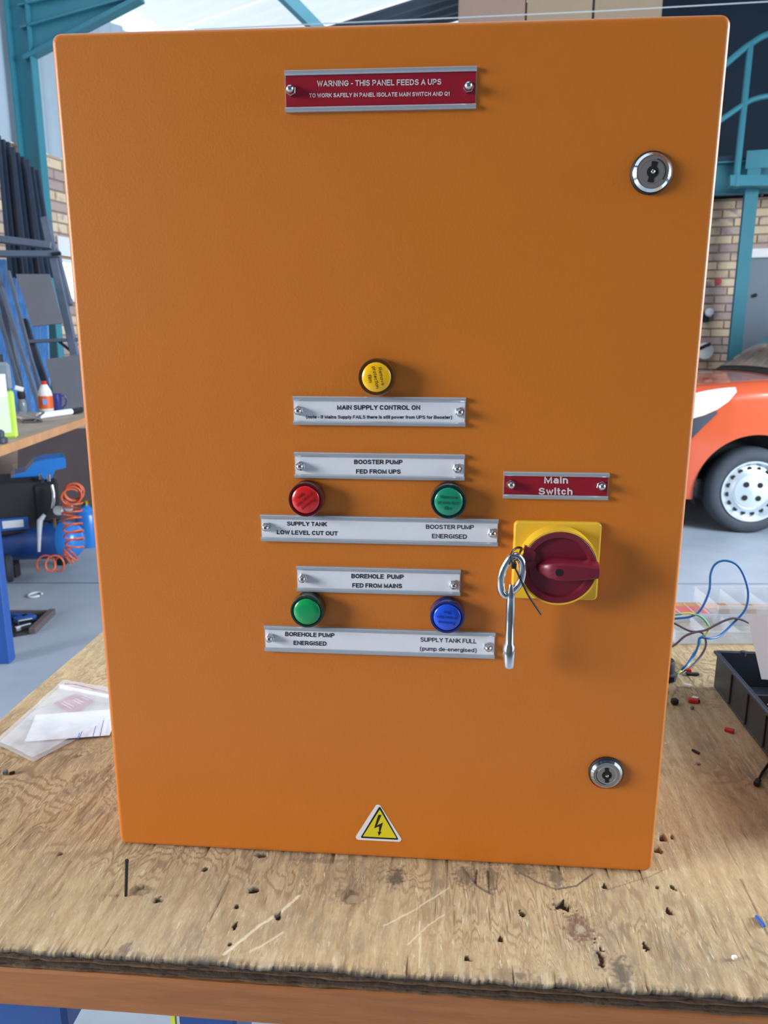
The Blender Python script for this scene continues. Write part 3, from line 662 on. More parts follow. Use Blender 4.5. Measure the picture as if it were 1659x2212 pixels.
GL = {'A': (.80, [[(0,0),(.5,1),(1,0)], [(.2,.32),(.8,.32)]]),
 'B': (.72, [[(0,0),(0,1),(.55,1)]+arcp(.55,.765,.38,.235,90,-90)+[(0,.53)], [(.5,.53)]+arcp(.55,.265,.45,.265,90,-90)+[(0,0)]]),
 'C': (.80, [arcp(.5,.5,.5,.5,42,318)]), 'D': (.76, [[(0,0),(0,1),(.42,1)]+arcp(.42,.5,.58,.5,90,-90)+[(0,0)]]),
 'E': (.68, [[(1,1),(0,1),(0,0),(1,0)], [(0,.52),(.92,.52)]]), 'F': (.62, [[(1,1),(0,1),(0,0)], [(0,.5),(.85,.5)]]),
 'G': (.84, [arcp(.5,.5,.5,.5,46,322)+[(1,.46),(.55,.46)]]), 'H': (.74, [[(0,0),(0,1)],[(1,0),(1,1)],[(0,.52),(1,.52)]]),
 'I': (.0, [[(0,0),(0,1)]]), 'K': (.78, [[(0,0),(0,1)],[(1,1),(0,.36)],[(.33,.60),(1,0)]]), 'L': (.60, [[(0,1),(0,0),(1,0)]]),
 'M': (.88, [[(0,0),(0,1),(.5,.06),(1,1),(1,0)]]), 'N': (.74, [[(0,0),(0,1),(1,0),(1,1)]]), 'O': (.84, [arcp(.5,.5,.5,.5,0,360,24)]),
 'P': (.70, [[(0,0),(0,1),(.55,1)]+arcp(.55,.72,.45,.28,90,-90)+[(0,.44)]]), 'Q': (.84, [arcp(.5,.5,.5,.5,0,360,24), [(.58,.26),(.98,-.04)]]),
 'R': (.76, [[(0,0),(0,1),(.55,1)]+arcp(.55,.73,.4,.27,90,-90)+[(0,.46)], [(.5,.46),(1,0)]]), 'S': (.72, [arcp(.5,.755,.44,.245,28,255)+arcp(.5,.26,.5,.26,75,-155)]),
 'T': (.70, [[(0,1),(1,1)],[(.5,1),(.5,0)]]), 'U': (.74, [[(0,1)]+arcp(.5,.34,.5,.34,180,360)+[(1,1)]]), 'V': (.78, [[(0,1),(.5,0),(1,1)]]),
 'W': (1.06, [[(0,1),(.25,0),(.5,.94),(.75,0),(1,1)]]), 'Y': (.76, [[(0,1),(.5,.45),(1,1)],[(.5,.45),(.5,0)]]), '1': (.30, [[(0,.74),(1,1),(1,0)]]),
 'a': (.58, [arcp(.5,.46,.44,.24,128,0)+[(.94,0)], [(.94,.40)]+arcp(.40,.19,.40,.20,90,270), [(.40,-.01),(.62,.02),(.94,.2)]]), 'b': (.56, [[(0,1),(0,0)], arcp(.5,.35,.5,.35,0,360,16)]),
 'c': (.52, [arcp(.5,.35,.5,.35,42,318)]), 'd': (.56, [[(1,1),(1,0)], arcp(.5,.35,.5,.35,0,360,16)]), 'e': (.56, [[(.02,.36),(.98,.36)]+arcp(.5,.35,.5,.35,4,312)]),
 'f': (.30, [[(1,1),(.7,.98),(.45,.82),(.45,0)], [(0,.68),(1,.68)]]), 'g': (.56, [arcp(.5,.36,.5,.34,0,360,16), [(1,X),(1,-.06)]+arcp(.5,-.06,.5,.2,0,-160)]),
 'h': (.54, [[(0,0),(0,1)], [(0,.40)]+arcp(.5,.42,.5,.28,180,0)+[(1,0)]]), 'i': (.0, [[(0,0),(0,X)],[(0,.9),(0,1.04)]]), 'l': (.0, [[(0,0),(0,1)]]),
 'm': (.88, [[(0,0),(0,X)], [(0,.42)]+arcp(.25,.45,.25,.25,180,0)+[(.5,0)], [(.5,.42)]+arcp(.75,.45,.25,.25,180,0)+[(1,0)]]),
 'n': (.54, [[(0,0),(0,X)], [(0,.40)]+arcp(.5,.42,.5,.28,180,0)+[(1,0)]]), 'o': (.58, [arcp(.5,.35,.5,.35,0,360,18)]), 'p': (.56, [[(0,X),(0,-.28)], arcp(.5,.35,.5,.35,0,360,16)]),
 'r': (.30, [[(0,0),(0,X)], [(0,.42),(.3,.62),(1,X)]]), 's': (.50, [arcp(.5,.53,.44,.17,28,255)+arcp(.5,.18,.5,.18,75,-155)]), 't': (.28, [[(.4,.95),(.4,.14),(.6,0),(1,0)], [(0,.68),(1,.68)]]),
 'u': (.54, [[(0,X)]+arcp(.5,.28,.5,.28,180,360)+[(1,X)], [(1,.3),(1,0)]]), 'v': (.54, [[(0,X),(.5,0),(1,X)]]), 'w': (.80, [[(0,X),(.25,0),(.5,.64),(.75,0),(1,X)]]),
 'y': (.54, [[(0,X),(.5,.02)], [(1,X),(.42,-.18),(.05,-.27)]]), '(': (.32, [arcp(1.2,.38,1.2,.72,118,242)]), ')': (.32, [arcp(-.2,.38,1.2,.72,62,-62)]), '-': (.30, [[(0,.38),(1,.38)]])}
def ribbon(pts, t):
    pts = [np.array(p, float) for p in pts]; closed = np.linalg.norm(pts[0]-pts[-1]) < 1e-6
    if closed: pts = pts[:-1]
    pts = [p for i, p in enumerate(pts) if i == 0 or np.linalg.norm(p-pts[i-1]) > 1e-6]
    n = len(pts); L = []; R = []
    for i, p in enumerate(pts):
        a = p - pts[i-1] if (i > 0 or closed) else pts[1]-p; b_ = pts[(i+1) % n]-p if (i < n-1 or closed) else p - pts[i-1]
        a = a/np.linalg.norm(a); b_ = b_/np.linalg.norm(b_); m = np.array([-a[1]-b_[1], a[0]+b_[0]]); mn = np.linalg.norm(m)
        m = m/mn if mn > 1e-6 else np.array([-a[1], a[0]]); k = min(1/max(.3, m@np.array([-a[1], a[0]])), 2.0); q = p
        if not closed and i == 0: q = p - b_*t/2
        if not closed and i == n-1: q = p + a*t/2
        L.append(q+m*k*t/2); R.append(q-m*k*t/2)
    vs = L+R; fs = [(i, i+1, n+i+1, n+i) for i in range(n-1)]
    if closed: fs.append((n-1, 0, n, 2*n-1))
    return vs, fs
def make_text():
    for T in TXT:
        t = .11 + T['bold']*3.2; x = 0; V = []; F = []; Y = []; ks = 0
        for ch in T['s']:
            if ch == ' ': x += .34; continue
            wd, st_ = GL[ch]; wd = max(wd-t*.5, 0)
            for S_ in st_:
                vs_, fs_ = ribbon([(x + t/2 + px_*wd, t/2 + py_*(1-t)) for px_, py_ in S_], t); n = len(V); V += vs_; ks += 1; Y += [-6e-6*(ks % 5)]*len(vs_); F += [tuple(i+n for i in f) for f in fs_]
            x += wd + t + .13
        V = np.array(V); x0, x1 = V[:, 0].min(), V[:, 0].max(); d = T['b']-T['a']; up = T['top']-T['a']
        out = T['a'] + np.outer((V[:, 0]-x0)/(x1-x0), d) + np.outer(V[:, 1], up) + np.array([0, -T['th'], 0]) + np.outer(Y, (0, 1, 0)) - WLOC[T['p']]
        me = bpy.data.meshes.new('lettering'); me.from_pydata([tuple(p) for p in out], [], F); me.materials.append(T['m'])
        o = bpy.data.objects.new(T['name'], me); COL.objects.link(o); o.parent = T['p']; o['label'] = 'lettering reading ' + T['s']; o['kind'] = 'stuff'

def acorn(u, v, parent):
    q = ony(u, v, -.0055); x, z = q[0], q[2]
    mb = MB(); r = .0041
    a0 = random.uniform(0, 1)
    hexp = [(r*math.cos(a0+k*math.pi/3), r*math.sin(a0+k*math.pi/3)) for k in range(6)]
    mb.lathe([(r, 0), (r, .0028), (r*.86, .0036)], 6, (x, -.0012, z), (0, -1, 0), up=(math.cos(a0), 0, math.sin(a0)))
    mb.lathe([(.0031, 0)] + [(.0031*math.cos(t), .0016+.0031*math.sin(t)) for t in np.linspace(0, 1.5, 7)], 20, (x, -.0046, z), (0, -1, 0))
    return mb.build('acorn_nut', M['zinc'], parent, smooth=28)
def nameplate(label, px4, nuts, card, lines):
    (ul, vt), (ur, vb) = px4
    tl, brp = ony(ul, vt, -.003), ony(ur, vb, -.003); x0, x1, z0, z1 = tl[0], brp[0], brp[2], tl[2]
    mb = MB(); lip = .0034
    # extruded aluminium section (y, z)
    prof = [(0, z0), (-.0030, z0), (-.0036, z0+.0006), (-.0036, z0+lip-.0010), (-.0028, z0+lip), (-.0018, z0+lip), (-.0018, z0+lip-.0012), (-.0009, z0+lip-.0012),
            (-.0009, z1-lip+.0012), (-.0018, z1-lip+.0012), (-.0018, z1-lip), (-.0028, z1-lip), (-.0036, z1-lip+.0010), (-.0036, z1-.0006), (-.0030, z1), (0, z1)]
    P = [[(x, y, z) for x in (x0, x1)] for y, z in prof]; mb.grid(P); n = len(prof)
    mb.f += [tuple(i*2 for i in range(n)), tuple(i*2+1 for i in range(n))[::-1]]
    pl = mb.build('nameplate', M['alu'], enc); lab(pl, label)
    MB().box(((x0+x1)/2, -.00125, (z0+z1)/2), (x1-x0-.0012, .0007, z1-z0-2*lip+.0018)).build('insert_card', M[card], pl)
    for u, v in nuts: acorn(u, v, pl)
    for L in lines: text(L[0], *L[1:6], -.0017, M['engrave' if card == 'card_red' else 'ink'], pl, *L[6:])
    return pl
nameplate('red warning nameplate near the top of the door', ((614, 152), (1028, 234)), ((627, 193), (1012, 186)), 'card_red',
    (('WARNING - THIS PANEL FEEDS A UPS', 685, 187, 953, 183, 12.5, .022), ('TO WORK SAFELY IN PANEL ISOLATE MAIN SWITCH AND Q1', 668, 211, 971, 207, 9, .026)))
nameplate('white nameplate under the amber light', ((632, 856), (1005, 922)), ((644, 888), (993, 891)), 'card_white',
    (('MAIN SUPPLY CONTROL ON', 728, 885, 907, 885.5, 10, .028), ('(note - if Mains Supply FAILS there is still power from UPS for Booster)', 661, 904, 976, 905, 7.2, .024)))
nameplate('white booster pump nameplate above the red light', ((635, 977), (1003, 1039)), ((648, 1008), (988, 1013)), 'card_white',
    (('BOOSTER PUMP', 765, 1002.5, 869, 1003, 9.6, .028), ('FED FROM UPS', 769, 1023, 865, 1023.5, 9.4, .028)))
nameplate('long white nameplate under the red and teal green lights', ((562, 1112), (1075, 1181)), ((574, 1140), (1064, 1153)), 'card_white',
    (('SUPPLY TANK', 620, 1135.5, 706, 1137, 9.2, .028), ('LOW LEVEL CUT OUT', 598, 1154, 729, 1157, 9.2, .028), ('BOOSTER PUMP', 920, 1142.5, 1023, 1143.5, 9.4, .016), ('ENERGISED', 933, 1162.5, 1008, 1164, 9.4, .016)))
nameplate('white borehole pump nameplate above the plain green light', ((640, 1223), (994, 1288)), ((653, 1251), (980, 1265)), 'card_white',
    (('BOREHOLE  PUMP', 759, 1249, 871.5, 1251, 9.6, .028), ('FED FROM MAINS', 761, 1269, 868, 1270.5, 9.4, .028)))
nameplate('long white nameplate under the plain green and blue lights', ((570, 1352), (1068, 1424)), ((582, 1380), (1055, 1400)), 'card_white',
    (('BOREHOLE PUMP', 616, 1374, 722, 1377, 9.2, .028), ('ENERGISED', 634, 1393, 705, 1395, 9.2, .028), ('SUPPLY TANK FULL', 908, 1386, 1029, 1390, 9.4, .014), ('(pump de-energised)', 907, 1405, 1029, 1409, 8.6, .008)))
nameplate('short red nameplate above the rotary switch', ((1089, 1019), (1313, 1081)), ((1104, 1048), (1300, 1051)), 'card_red',
    (('Main', 1175.5, 1044, 1227, 1044.5, 15, .03), ('Switch', 1163, 1068.5, 1236.5, 1069, 15, .03)))

def pilot(u, v, key, ink, ang, label, r=.0148, film=True):
    H = .0125
    q = ony(u, v, -H); x, z = q[0], q[2]
    # black shroud and tinted bezel
    b = MB().lathe([(r*.98, 0), (r, .001), (r, .0045), (r*.97, .0055), (r*.985, .0075), (r*.985, H-.001), (r*.95, H), (r*.84, H), (r*.80, H-.0012)], 48, (x, 0, z), (0, -1, 0)).build('pilot_light', M['bez_'+key], enc, smooth=35); lab(b, label)
    MB().lathe([(r*.80, H-.004), (r*.80, H-.0006), (r*.74, H+.0006), (r*.4, H+.0011), (.0001, H+.0012)], 48, (x, 0, z), (0, -1, 0), cap1=False).build('lens', M['film_'+key], b, smooth=50)
    if film:
        a = math.radians(ang); up = np.array([-math.sin(a), math.cos(a)])
        for s, off, wd, hh in (('Remove', .0042, .0142, .0028), ('protection', -.0004, .0172, .0028), ('film', -.0050, .0062, .0028)):
            c = np.array([x, z]) + up*off; text_at(s, c, a, wd, hh, -(H+.00125), M[ink], b, .004)
pilot(813, 815, 'amber', 'ink', -79, 'amber pilot light with unpeeled protection film')
pilot(660, 1080, 'red', 'ink_red', -141, 'red pilot light with unpeeled protection film')
pilot(969, 1084, 'bgreen', 'ink_green', -2, 'teal green pilot light with unpeeled protection film')
pilot(663, 1322, 'green', 'ink', 0, 'plain green pilot light without print', film=False)
pilot(966, 1334, 'blue', 'ink_blue', 176, 'blue pilot light with upside down protection film print')

def lock(u, v, turn, label, r=.0138):
    H = .0055; q = ony(u, v, -H); x, z = q[0], q[2]
    g = MB().lathe([(r*1.10, 0), (r*1.10, .0022), (r*1.02, .0030)], 48, (x, 0, z), (0, -1, 0)).build('quarter_turn_lock', M['black_rubber'], enc, smooth=35); lab(g, label)
    MB().lathe([(r, .002), (r, .0036), (r*.85, H), (r*.83, H), (r*.825, H-.0004)], 64, (x, 0, z), (0, -1, 0)).build('chrome_rim', M['chrome'], g, smooth=30)
    MB().lathe([(r*.825, .001), (r*.825, H-.0003), (r*.61, H-.0003), (r*.60, H-.0007), (r*.58, H-.0003), (.0001, H-.0003)], 48, (x, 0, z), (0, -1, 0), cap1=False).build('barrel', M['grey_chrome'], g, smooth=30)
    # double-bit keyway
    kw = []
    for k in range(40):
        t = 2*math.pi*k/40; a = (t - turn) % math.pi; rad = r*.30 if min(a, math.pi-a) > .34 else r*.53
        kw.append((rad*math.cos(t), rad*math.sin(t)))
    MB().prism(kw, (x, -(H-.0003), z), (1, 0, 0), (0, 0, 1), .0003).build('keyway', M['dark_hole'], g)
    MB().lathe([(r*.10, 0), (r*.10, .0016), (r*.06, .0021), (.0001, .0022)], 16, (x, -(H-.0005), z), (0, -1, 0), cap1=False).build('keyway_pin', M['chrome'], g, smooth=40)
    arc = [(x + r*.66*math.cos(t), -H+.0001, z + r*.66*math.sin(t)) for t in np.linspace(turn-.1, turn-2.0, 14)]
    MB().tube(arc, .0003, 6).build('arrow_mark', M['dark_hole'], g)
lock(1410, 371, math.radians(80), 'chrome quarter turn lock near the top of the door')
lock(1311, 1675, math.radians(-88), 'chrome quarter turn lock near the bottom of the door')

# warning sticker
def rtri(pts, r, n=5):
    out = []; m = len(pts); pts = [np.array(p, float) for p in pts]
    for i in range(m):
        p, a, b_ = pts[i], pts[i-1]-pts[i], pts[(i+1) % m]-pts[i]; a = a/np.linalg.norm(a); b_ = b_/np.linalg.norm(b_)
        half = math.acos(np.clip(a@b_, -1, 1))/2; d = r/math.tan(half); c = p + (a+b_)/np.linalg.norm(a+b_)*(r/math.sin(half)); s0 = p+a*d-c; s1 = p+b_*d-c
        for k in range(n+1):
            t = k/n; q = s0*(1-t)+s1*t; out.append(tuple(c + q/np.linalg.norm(q)*r))
    return out
def pz(u, v): q = ony(u, v, 0); return (q[0], q[2])
def zo(x, y): return pz(750 + x/11.85, 1720 + y/11.85)
UX, UZ = (1, 0, 0), (0, 0, 1)
stk = MB().prism(rtri([zo(170, 1105), zo(1440, 1170), zo(790, 150)], .0026), (0, 0, 0), UX, UZ, .00025).build('warning_sticker', M['sticker_white'], enc); lab(stk, 'yellow triangular electric shock warning sticker on white')
MB().prism(rtri([zo(335, 1062), zo(1320, 1112), zo(832, 240)], .0010), (0, -.00025, 0), UX, UZ, .00006).build('black_border', M['sticker_black'], stk)
MB().prism(rtri([zo(400, 1022), zo(1265, 1068), zo(834, 335)], .0002), (0, -.00031, 0), UX, UZ, .00005).build('yellow_triangle', M['sticker_yellow'], stk)
bolt = [(795, 470), (880, 470), (765, 738), (918, 665), (850, 905), (880, 912), (812, 1010), (778, 898), (812, 905), (815, 765), (690, 815)]
MB().prism([zo(*p) for p in bolt][::-1], (0, -.00036, 0), UX, UZ, .00005).build('lightning_arrow', M['sticker_black'], stk)

# rotary main switch
q0 = ony(1201, 1211, -.002); sx, sz = q0[0], q0[2]
x0, z1 = ony(1111, 1125, -.003)[[0, 2]]; x1, z0 = ony(1289, 1297, -.003)[[0, 2]]
sw = rounded_plate(x0, x1, z0, z1, .004, -.0045, 0, .0018).build('rotary_switch', M['yellow_plastic'], enc, smooth=35); lab(sw, 'yellow and dark red rotary main switch')
HC = .022; qc = ony(1208, 1227, -HC); cx_, cz_ = qc[0], qc[2]; RR = .0315
MB().lathe([(RR*1.0, .0045), (RR*1.01, .015), (RR, HC), (RR*.955, HC), (RR*.95, HC-.003)], 72, (cx_, 0, cz_), (0, -1, 0), cap0=False, cap1=False).build('collar', M['yellow_plastic'], sw, smooth=35)
# dished dial
MB().lathe([(RR*.95, HC-.003), (RR*.95, HC-.0003), (RR*.93, HC+.0003), (RR*.80, HC-.0004), (RR*.74, HC-.004), (RR*.60, HC-.0075), (RR*.30, HC-.0095), (.0001, HC-.0100)], 72, (cx_, 0, cz_), (0, -1, 0), cap1=False).build('dial', M['maroon'], sw, smooth=50)
# grip bar pointing right, lofted in x: (x, halfheight, y front)
HB = .032
P = []
def gz(px_u, px_v): q = ony(px_u, px_v, -HB); return q[0], q[2]
gc = gz(1208, 1237); gx0 = gz(1160, 1236)[0]; gx1 = gz(1297, 1244)[0]
for x, hh, yf in ((gx0, .0012, HC-.004), (gx0+.004, .0032, HC+.003), (gx0+.010, .0056, HB-.002), (gx0+.018, .0068, HB), (gc[0]+.004, .0070, HB), (gc[0]+.018, .0060, HB), (gx1-.006, .0050, HB-.0002), (gx1-.0008, .0044, HB-.0008), (gx1, .0036, HB-.002)):
    zc_ = gc[1]; bw = hh*1.25 + .0016; yb = HC-.0095 if x < cx_+RR*.7 else HC-.001
    P.append([(x, -yb, zc_-bw), (x, -yf+.0012, zc_-hh-.0004), (x, -yf, zc_-hh+.0010), (x, -yf, zc_+hh-.0010), (x, -yf+.0012, zc_+hh+.0004), (x, -yb, zc_+bw), (x, -yb, zc_-bw)])
mb = MB().grid(P); n = 7; mb.f += [tuple(range(6))[::-1], tuple((len(P)-1)*n+k for k in range(6))]
MBgrip = mb.build('grip', M['maroon'], sw, smooth=32)
MB().lathe([(.0030, 0), (.0030, .0003)], 24, (gc[0], -HB+.00005, gc[1]), (0, -1, 0)).build('screw_hole', M['dark_hole'], sw)
ppad = MB(); pc = ony(1137, 1207, -HC); ppad.prism([(pc[0]-.0045, pc[2]-.009), (pc[0]+.007, pc[2]-.005), (pc[0]+.007, pc[2]+.006), (pc[0]-.0015, pc[2]+.011)], (0, -HC+.0038, 0), UX, UZ, .0042).build('position_pad', M['maroon'], sw)
text_at('OFF', (pc[0]+.0005, pc[2]-.0022), .1, .0075, .0026, -HC-.0005, M['ink'], sw, .01)
make_text()

# key hanging from the switch by a cable tie
YK = -.026
def K(u, v, y=YK): q = ony(u, v, y); return q
bow = smooth_pts([K(1117,1201), K(1127,1213), K(1129,1235), K(1124,1258), K(1112,1273), K(1104,1279), K(1093,1287), K(1084,1278), K(1082,1258), K(1086,1235), K(1098,1212), K(1108,1202), K(1117,1201)], 6)[:-1]
key = thing('cabinet_key', 'chrome double bit cabinet key hanging beside the rotary switch', 'key', K(1099, 1440))
MB().tube(bow, .0029, 12, closed=True, flat=(1.1, 1)).build('bow', M['chrome'], key, smooth=60)
p0, p1 = K(1104, 1277), K(1099, 1440); d = p1-p0; L = np.linalg.norm(d)
MB().lathe([(.0020, -.006), (.0034, 0), (.0036, .006), (.0036, L*.68), (.0050, L*.72), (.0052, L*.97), (.0046, L), (.0030, L), (.0028, L-.006)], 28, p0, d).build('shaft', M['chrome'], key, smooth=35)
MB().slab([K(1096,1290), K(1102,1285), K(1117,1262), K(1113,1259)], .002).build('web_plate', M['grey_chrome'], key)
tie = thing('cable_tie', 'thin black cable tie holding the key to the switch', 'cable tie', K(1170, 1328))
lp = smooth_pts([K(1127,1184,-.017), K(1118,1183,-.022), K(1108,1190,-.028), K(1104,1203,-.031), K(1107,1215,-.031), K(1110,1222,-.0305), K(1117,1235,-.030), K(1126,1255,-.029), K(1142,1287,-.026), K(1169,1327,-.022)], 6)
MB().tube(lp, .0009, 8, flat=(1.2, .8)).build('strap', M['black_plastic'], tie, smooth=60)
q = K(1110, 1221, -.0315); MB().box(q, (.0042, .0040, .0052), None, .0006).build('tie_head', M['black_plastic'], tie)
MB().tube(smooth_pts([K(1127,1184,-.017), K(1122,1196,-.013), K(1114,1206,-.018), K(1110,1219,-.028)], 5), .0009, 8).build('strap_loop', M['black_plastic'], tie, smooth=60)
# ------------------------------------------------------------------ things on the workbench
def onB(u, v): return onz(u, v, .0006)
nl = thing('masonry_nail', 'black nail standing upright in the plywood in front of the enclosure', 'nail', onB(272, 1934))
nb, nt_ = onB(272, 1934), None
nd = ony(274, 1858, nb[1]) - nb
MB().cyl(nb-nd*.06, nb+nd*.97, .0014, .0015, 10).build('shank', M['dust_black'], nl, smooth=40)
MB().cyl(nb+nd*.96, nb+nd*1.0, .0018, .0017, 10).build('head', M['dust_black'], nl, smooth=40)

# zip bag with a red label and a slip of paper in it
def crumple(poly_px, n, z0, amp, seed):
    """quad patch over four bench points with a soft crumple"""
    q = [onz(u, v, 0) for u, v in poly_px]; P = []
    for i in range(n+1):
        r = []
        for j in range(n+1):
            s, t = i/n, j/n; p = q[0]*(1-s)*(1-t)+q[1]*s*(1-t)+q[2]*s*t+q[3]*(1-s)*t
            nn = float(vnoise(np.array([p[0]*60]), np.array([p[1]*60]), seed)[0]) + .5*float(vnoise(np.array([p[0]*150]), np.array([p[1]*150]), seed+1)[0])
            edge = min(s, 1-s, t, 1-t)*4; r.append(p + np.array([0, 0, z0 + amp*nn*min(1, .3+edge)]))
        P.append(r)
    return P
bag = thing('zip_bag', 'crumpled clear plastic zip bag lying on the bench beside the enclosure', 'plastic bag', onB(130, 1560))
bp4 = [(4, 1605), (72, 1648), (300, 1490), (140, 1478)]
bag_px = [(-6, 1610), (72, 1648), (330, 1512), (138, 1478)]
MB().grid(crumple(bag_px, 26, .0060, .0055, 5)).build('upper_film', M['bag'], bag, smooth=80)
MB().grid(crumple(bag_px, 12, .0012, .0006, 9)).build('lower_film', M['bag'], bag, smooth=80)
MB().tube([onz(u, v, .0105) for u, v in ((130,1483),(160,1490),(200,1498),(240,1506),(280,1513))], .0016, 8, flat=(1.8, .7)).build('zip_strip', mat('white_zip_strip', (240, 244, 250), .3), bag, smooth=60)
MB().tube([onz(u, v, .009) for u, v in ((140,1477),(165,1479),(200,1488),(240,1497),(280,1506))], .0007, 6).build('red_line', mat('pinkish_line', (176, 96, 112), .4), bag, smooth=60)
rc = [onz(u, v, .0030) for u, v in ((116,1519),(161,1543),(202,1512),(163,1498))]
rl_ = thing('red_label', 'dark red engraved label lying inside the zip bag', 'label', rc[0])
MB().slab(rc, .0008).build('plate', mat('faded_red_label', (168, 60, 84), .4), rl_)
for (u0, v0, u1, v1) in ((133,1519,154,1530), (138,1516,160,1527), (158,1512,174,1520), (163,1509,180,1517), (176,1506,192,1512), (180,1503,197,1509)):
    a, b_ = onz(u0, v0, .0032), onz(u1, v1, .0032); MB().tube([a, (a+b_)/2, b_], .0005, 6).build('printed_line', M['engrave'], rl_)
sp = crumple([(54, 1608), (237, 1594), (260, 1536), (78, 1550)], 10, .0034, .0009, 14)
slip = thing('paper_slip', 'white paper slip with pen lines under the zip bag', 'paper', onB(150, 1590))
g0 = MB().grid(sp); g0.grid([[p - np.array([0,0,.0003]) for p in r] for r in sp]); g0.build('sheet', M['paper'], slip)
for (u0, v0, u1, v1) in ((167,1598,172,1583), (170,1598,177,1580), (200,1593,207,1568), (215,1594,225,1550)):
    a, b_ = onz(u0, v0, .0062), onz(u1, v1, .0062); MB().tube([a, (a+b_)/2, b_], .0004, 6).build('pen_line', M['blue_bit'], slip)

# small debris: each its own object
def chip(name, label, cat, u, v, dims, ang, m, group=None, bev=.0004):
    q = onz(u, v, .0012); c, s = math.cos(ang), math.sin(ang)
    o = MB().box(q + np.array([0,0,dims[2]/2-.0006]), dims, ((c, s, 0), (-s, c, 0), (0, 0, 1)), min(dims)*.22).build(name, M[m]); return tag(o, label, cat, group)
chip('plastic_scrap', 'small grey scrap lying on the bench below the zip bag', 'scrap', 11, 1671, (.006, .005, .005), .4, 'grey_bit')
chip('plastic_scrap', 'tiny dark scrap beside the grey scrap below the zip bag', 'scrap', 26, 1671, (.006, .0025, .003), .7, 'dust_black')
chip('plastic_scrap', 'black lump on the bench right beside the enclosure', 'scrap', 1457, 1520, (.009, .008, .008), .3, 'dust_black')
rb2 = thing('crimp_terminal', 'red crimp terminal with dark tip lying near the black lump', 'terminal', onB(1500, 1514))
q = onz(1498, 1513, .003); MB().box(q, (.013, .007, .0055), ((.97,-.2,0),(.2,.97,0),(0,0,1)), .0012).build('sleeve', M['red_bit'], rb2)
q = onz(1507, 1514, .003); MB().box(q, (.006, .004, .004), ((.97,-.2,0),(.2,.97,0),(0,0,1)), .0008).build('tip', M['dust_black'], rb2)
q = onz(1502, 1507, .003); MB().box(q, (.008, .006, .002), ((.8,-.6,0),(.6,.8,0),(0,0,1)), .0005).build('flake', M['white_bit'], rb2)
chip('plastic_scrap', 'red scrap lying at the foot of the black parts tray', 'scrap', 1575, 1579, (.011, .006, .004), -.5, 'red_bit')
chip('plastic_scrap', 'white glinting scrap on the bench near the wire bundle', 'scrap', 1486, 1483, (.010, .006, .004), -.5, 'white_bit')
chip('plastic_scrap', 'dark flat scrap on the bench under the wire bundle', 'scrap', 1496, 1457, (.018, .006, .003), -.05, 'dust_black')
chip('plastic_scrap', 'dark red scrap on the bench under the wire bundle', 'scrap', 1484, 1449, (.012, .007, .004), -.1, 'red_bit')
chip('plastic_scrap', 'small dark sliver on the bare bench right of the enclosure', 'scrap', 1503, 1624, (.010, .003, .002), -.9, 'dust_black')
chip('plastic_scrap', 'pale bead on the bench below the red crimp terminal', 'scrap', 1495, 1530, (.004, .004, .004), .2, 'grey_bit')
chip('stone_chip', 'tiny pale stone chip near the front edge of the bench', 'stone chip', 1586, 2070, (.004, .003, .003), .2, 'white_bit')
chip('stone_chip', 'tiny dark stone chip on the bench right of the enclosure', 'stone chip', 1509, 1650, (.004, .003, .002), .2, 'grey_bit')
chip('wire_offcut', 'short bright blue wire offcut on the bench', 'wire offcut', 1642, 1991, (.0024, .012, .0024), .22, 'blue_bit')
pt = [onz(u, v, .004) for u, v in ((1636,1690),(1645,1672),(1662,1648),(1690,1620))]
to = thing('tie_offcut', 'black cable tie offcut lying at the foot of the parts tray', 'cable tie', onB(1640, 1690))
MB().tube(pt, .0022, 8, flat=(1.4, .7)).build('strap', M['black_plastic'], to, smooth=60); MB().box(pt[0], (.009, .006, .006), ((.6,.8,0),(-.8,.6,0),(0,0,1)), .001).build('tie_head', M['black_plastic'], to)
gl = onz(1452, 1466, 0); cg = thing('cable_gland', 'short black cable gland standing behind the enclosure by the wires', 'cable gland', gl - np.array([.02, 0, 0]))
MB().lathe([(.017, 0), (.017, .010), (.014, .012), (.014, .026), (.012, .029), (.008, .029)], 24, gl - np.array([.012, 0, 0]), (0, 0, 1)).build('body', M['dust_black'], cg, smooth=40)
MB().lathe([(.019, .003), (.019, .009)], 6, gl - np.array([.012, 0, 0]), (0, 0, 1)).build('hex_nut', M['dust_black'], cg)

# loose wires: they rise from the bench behind the enclosure
WD = (gl - CAM) @ FWD
WN = [0]
def wire(name, label, m, pts, r=.0017):
    WN[0] += 1; P = smooth_pts([at(u, v, WD + dd + .009*WN[0]) for u, v, dd in pts], 8); o = MB().tube(P, r, 8).build(name, M[m], None, smooth=70); return tag(o, label, 'wire')
wire('blue_wire', 'blue wire rising in a tall loop behind the enclosure', 'wire_blue', [(1440,1336,.02),(1462,1336,.02),(1495,1331,.02),(1515,1315,.02),(1532,1276,.02),(1535,1240,.02),(1545,1219,.02),(1565,1211,.02),(1590,1219,.02),(1606,1242,.02),(1616,1280,.02),(1610,1316,.02),(1585,1345,.02),(1555,1373,.01),(1533,1379,.0),(1512,1378,.0),(1508,1395,.0),(1498,1418,.0),(1480,1440,-.01),(1462,1455,-.01),(1440,1472,-.02)])
wire('earth_wire', 'green and yellow striped wire looping in the bundle', 'wire_earth', [(1440,1331,.01),(1465,1327,.01),(1490,1325,.01),(1515,1333,.01),(1530,1352,.01),(1527,1368,.01),(1514,1377,.01),(1507,1393,.01),(1500,1415,.0),(1488,1434,.0),(1470,1450,-.02),(1450,1462,-.02),(1440,1470,-.02)])
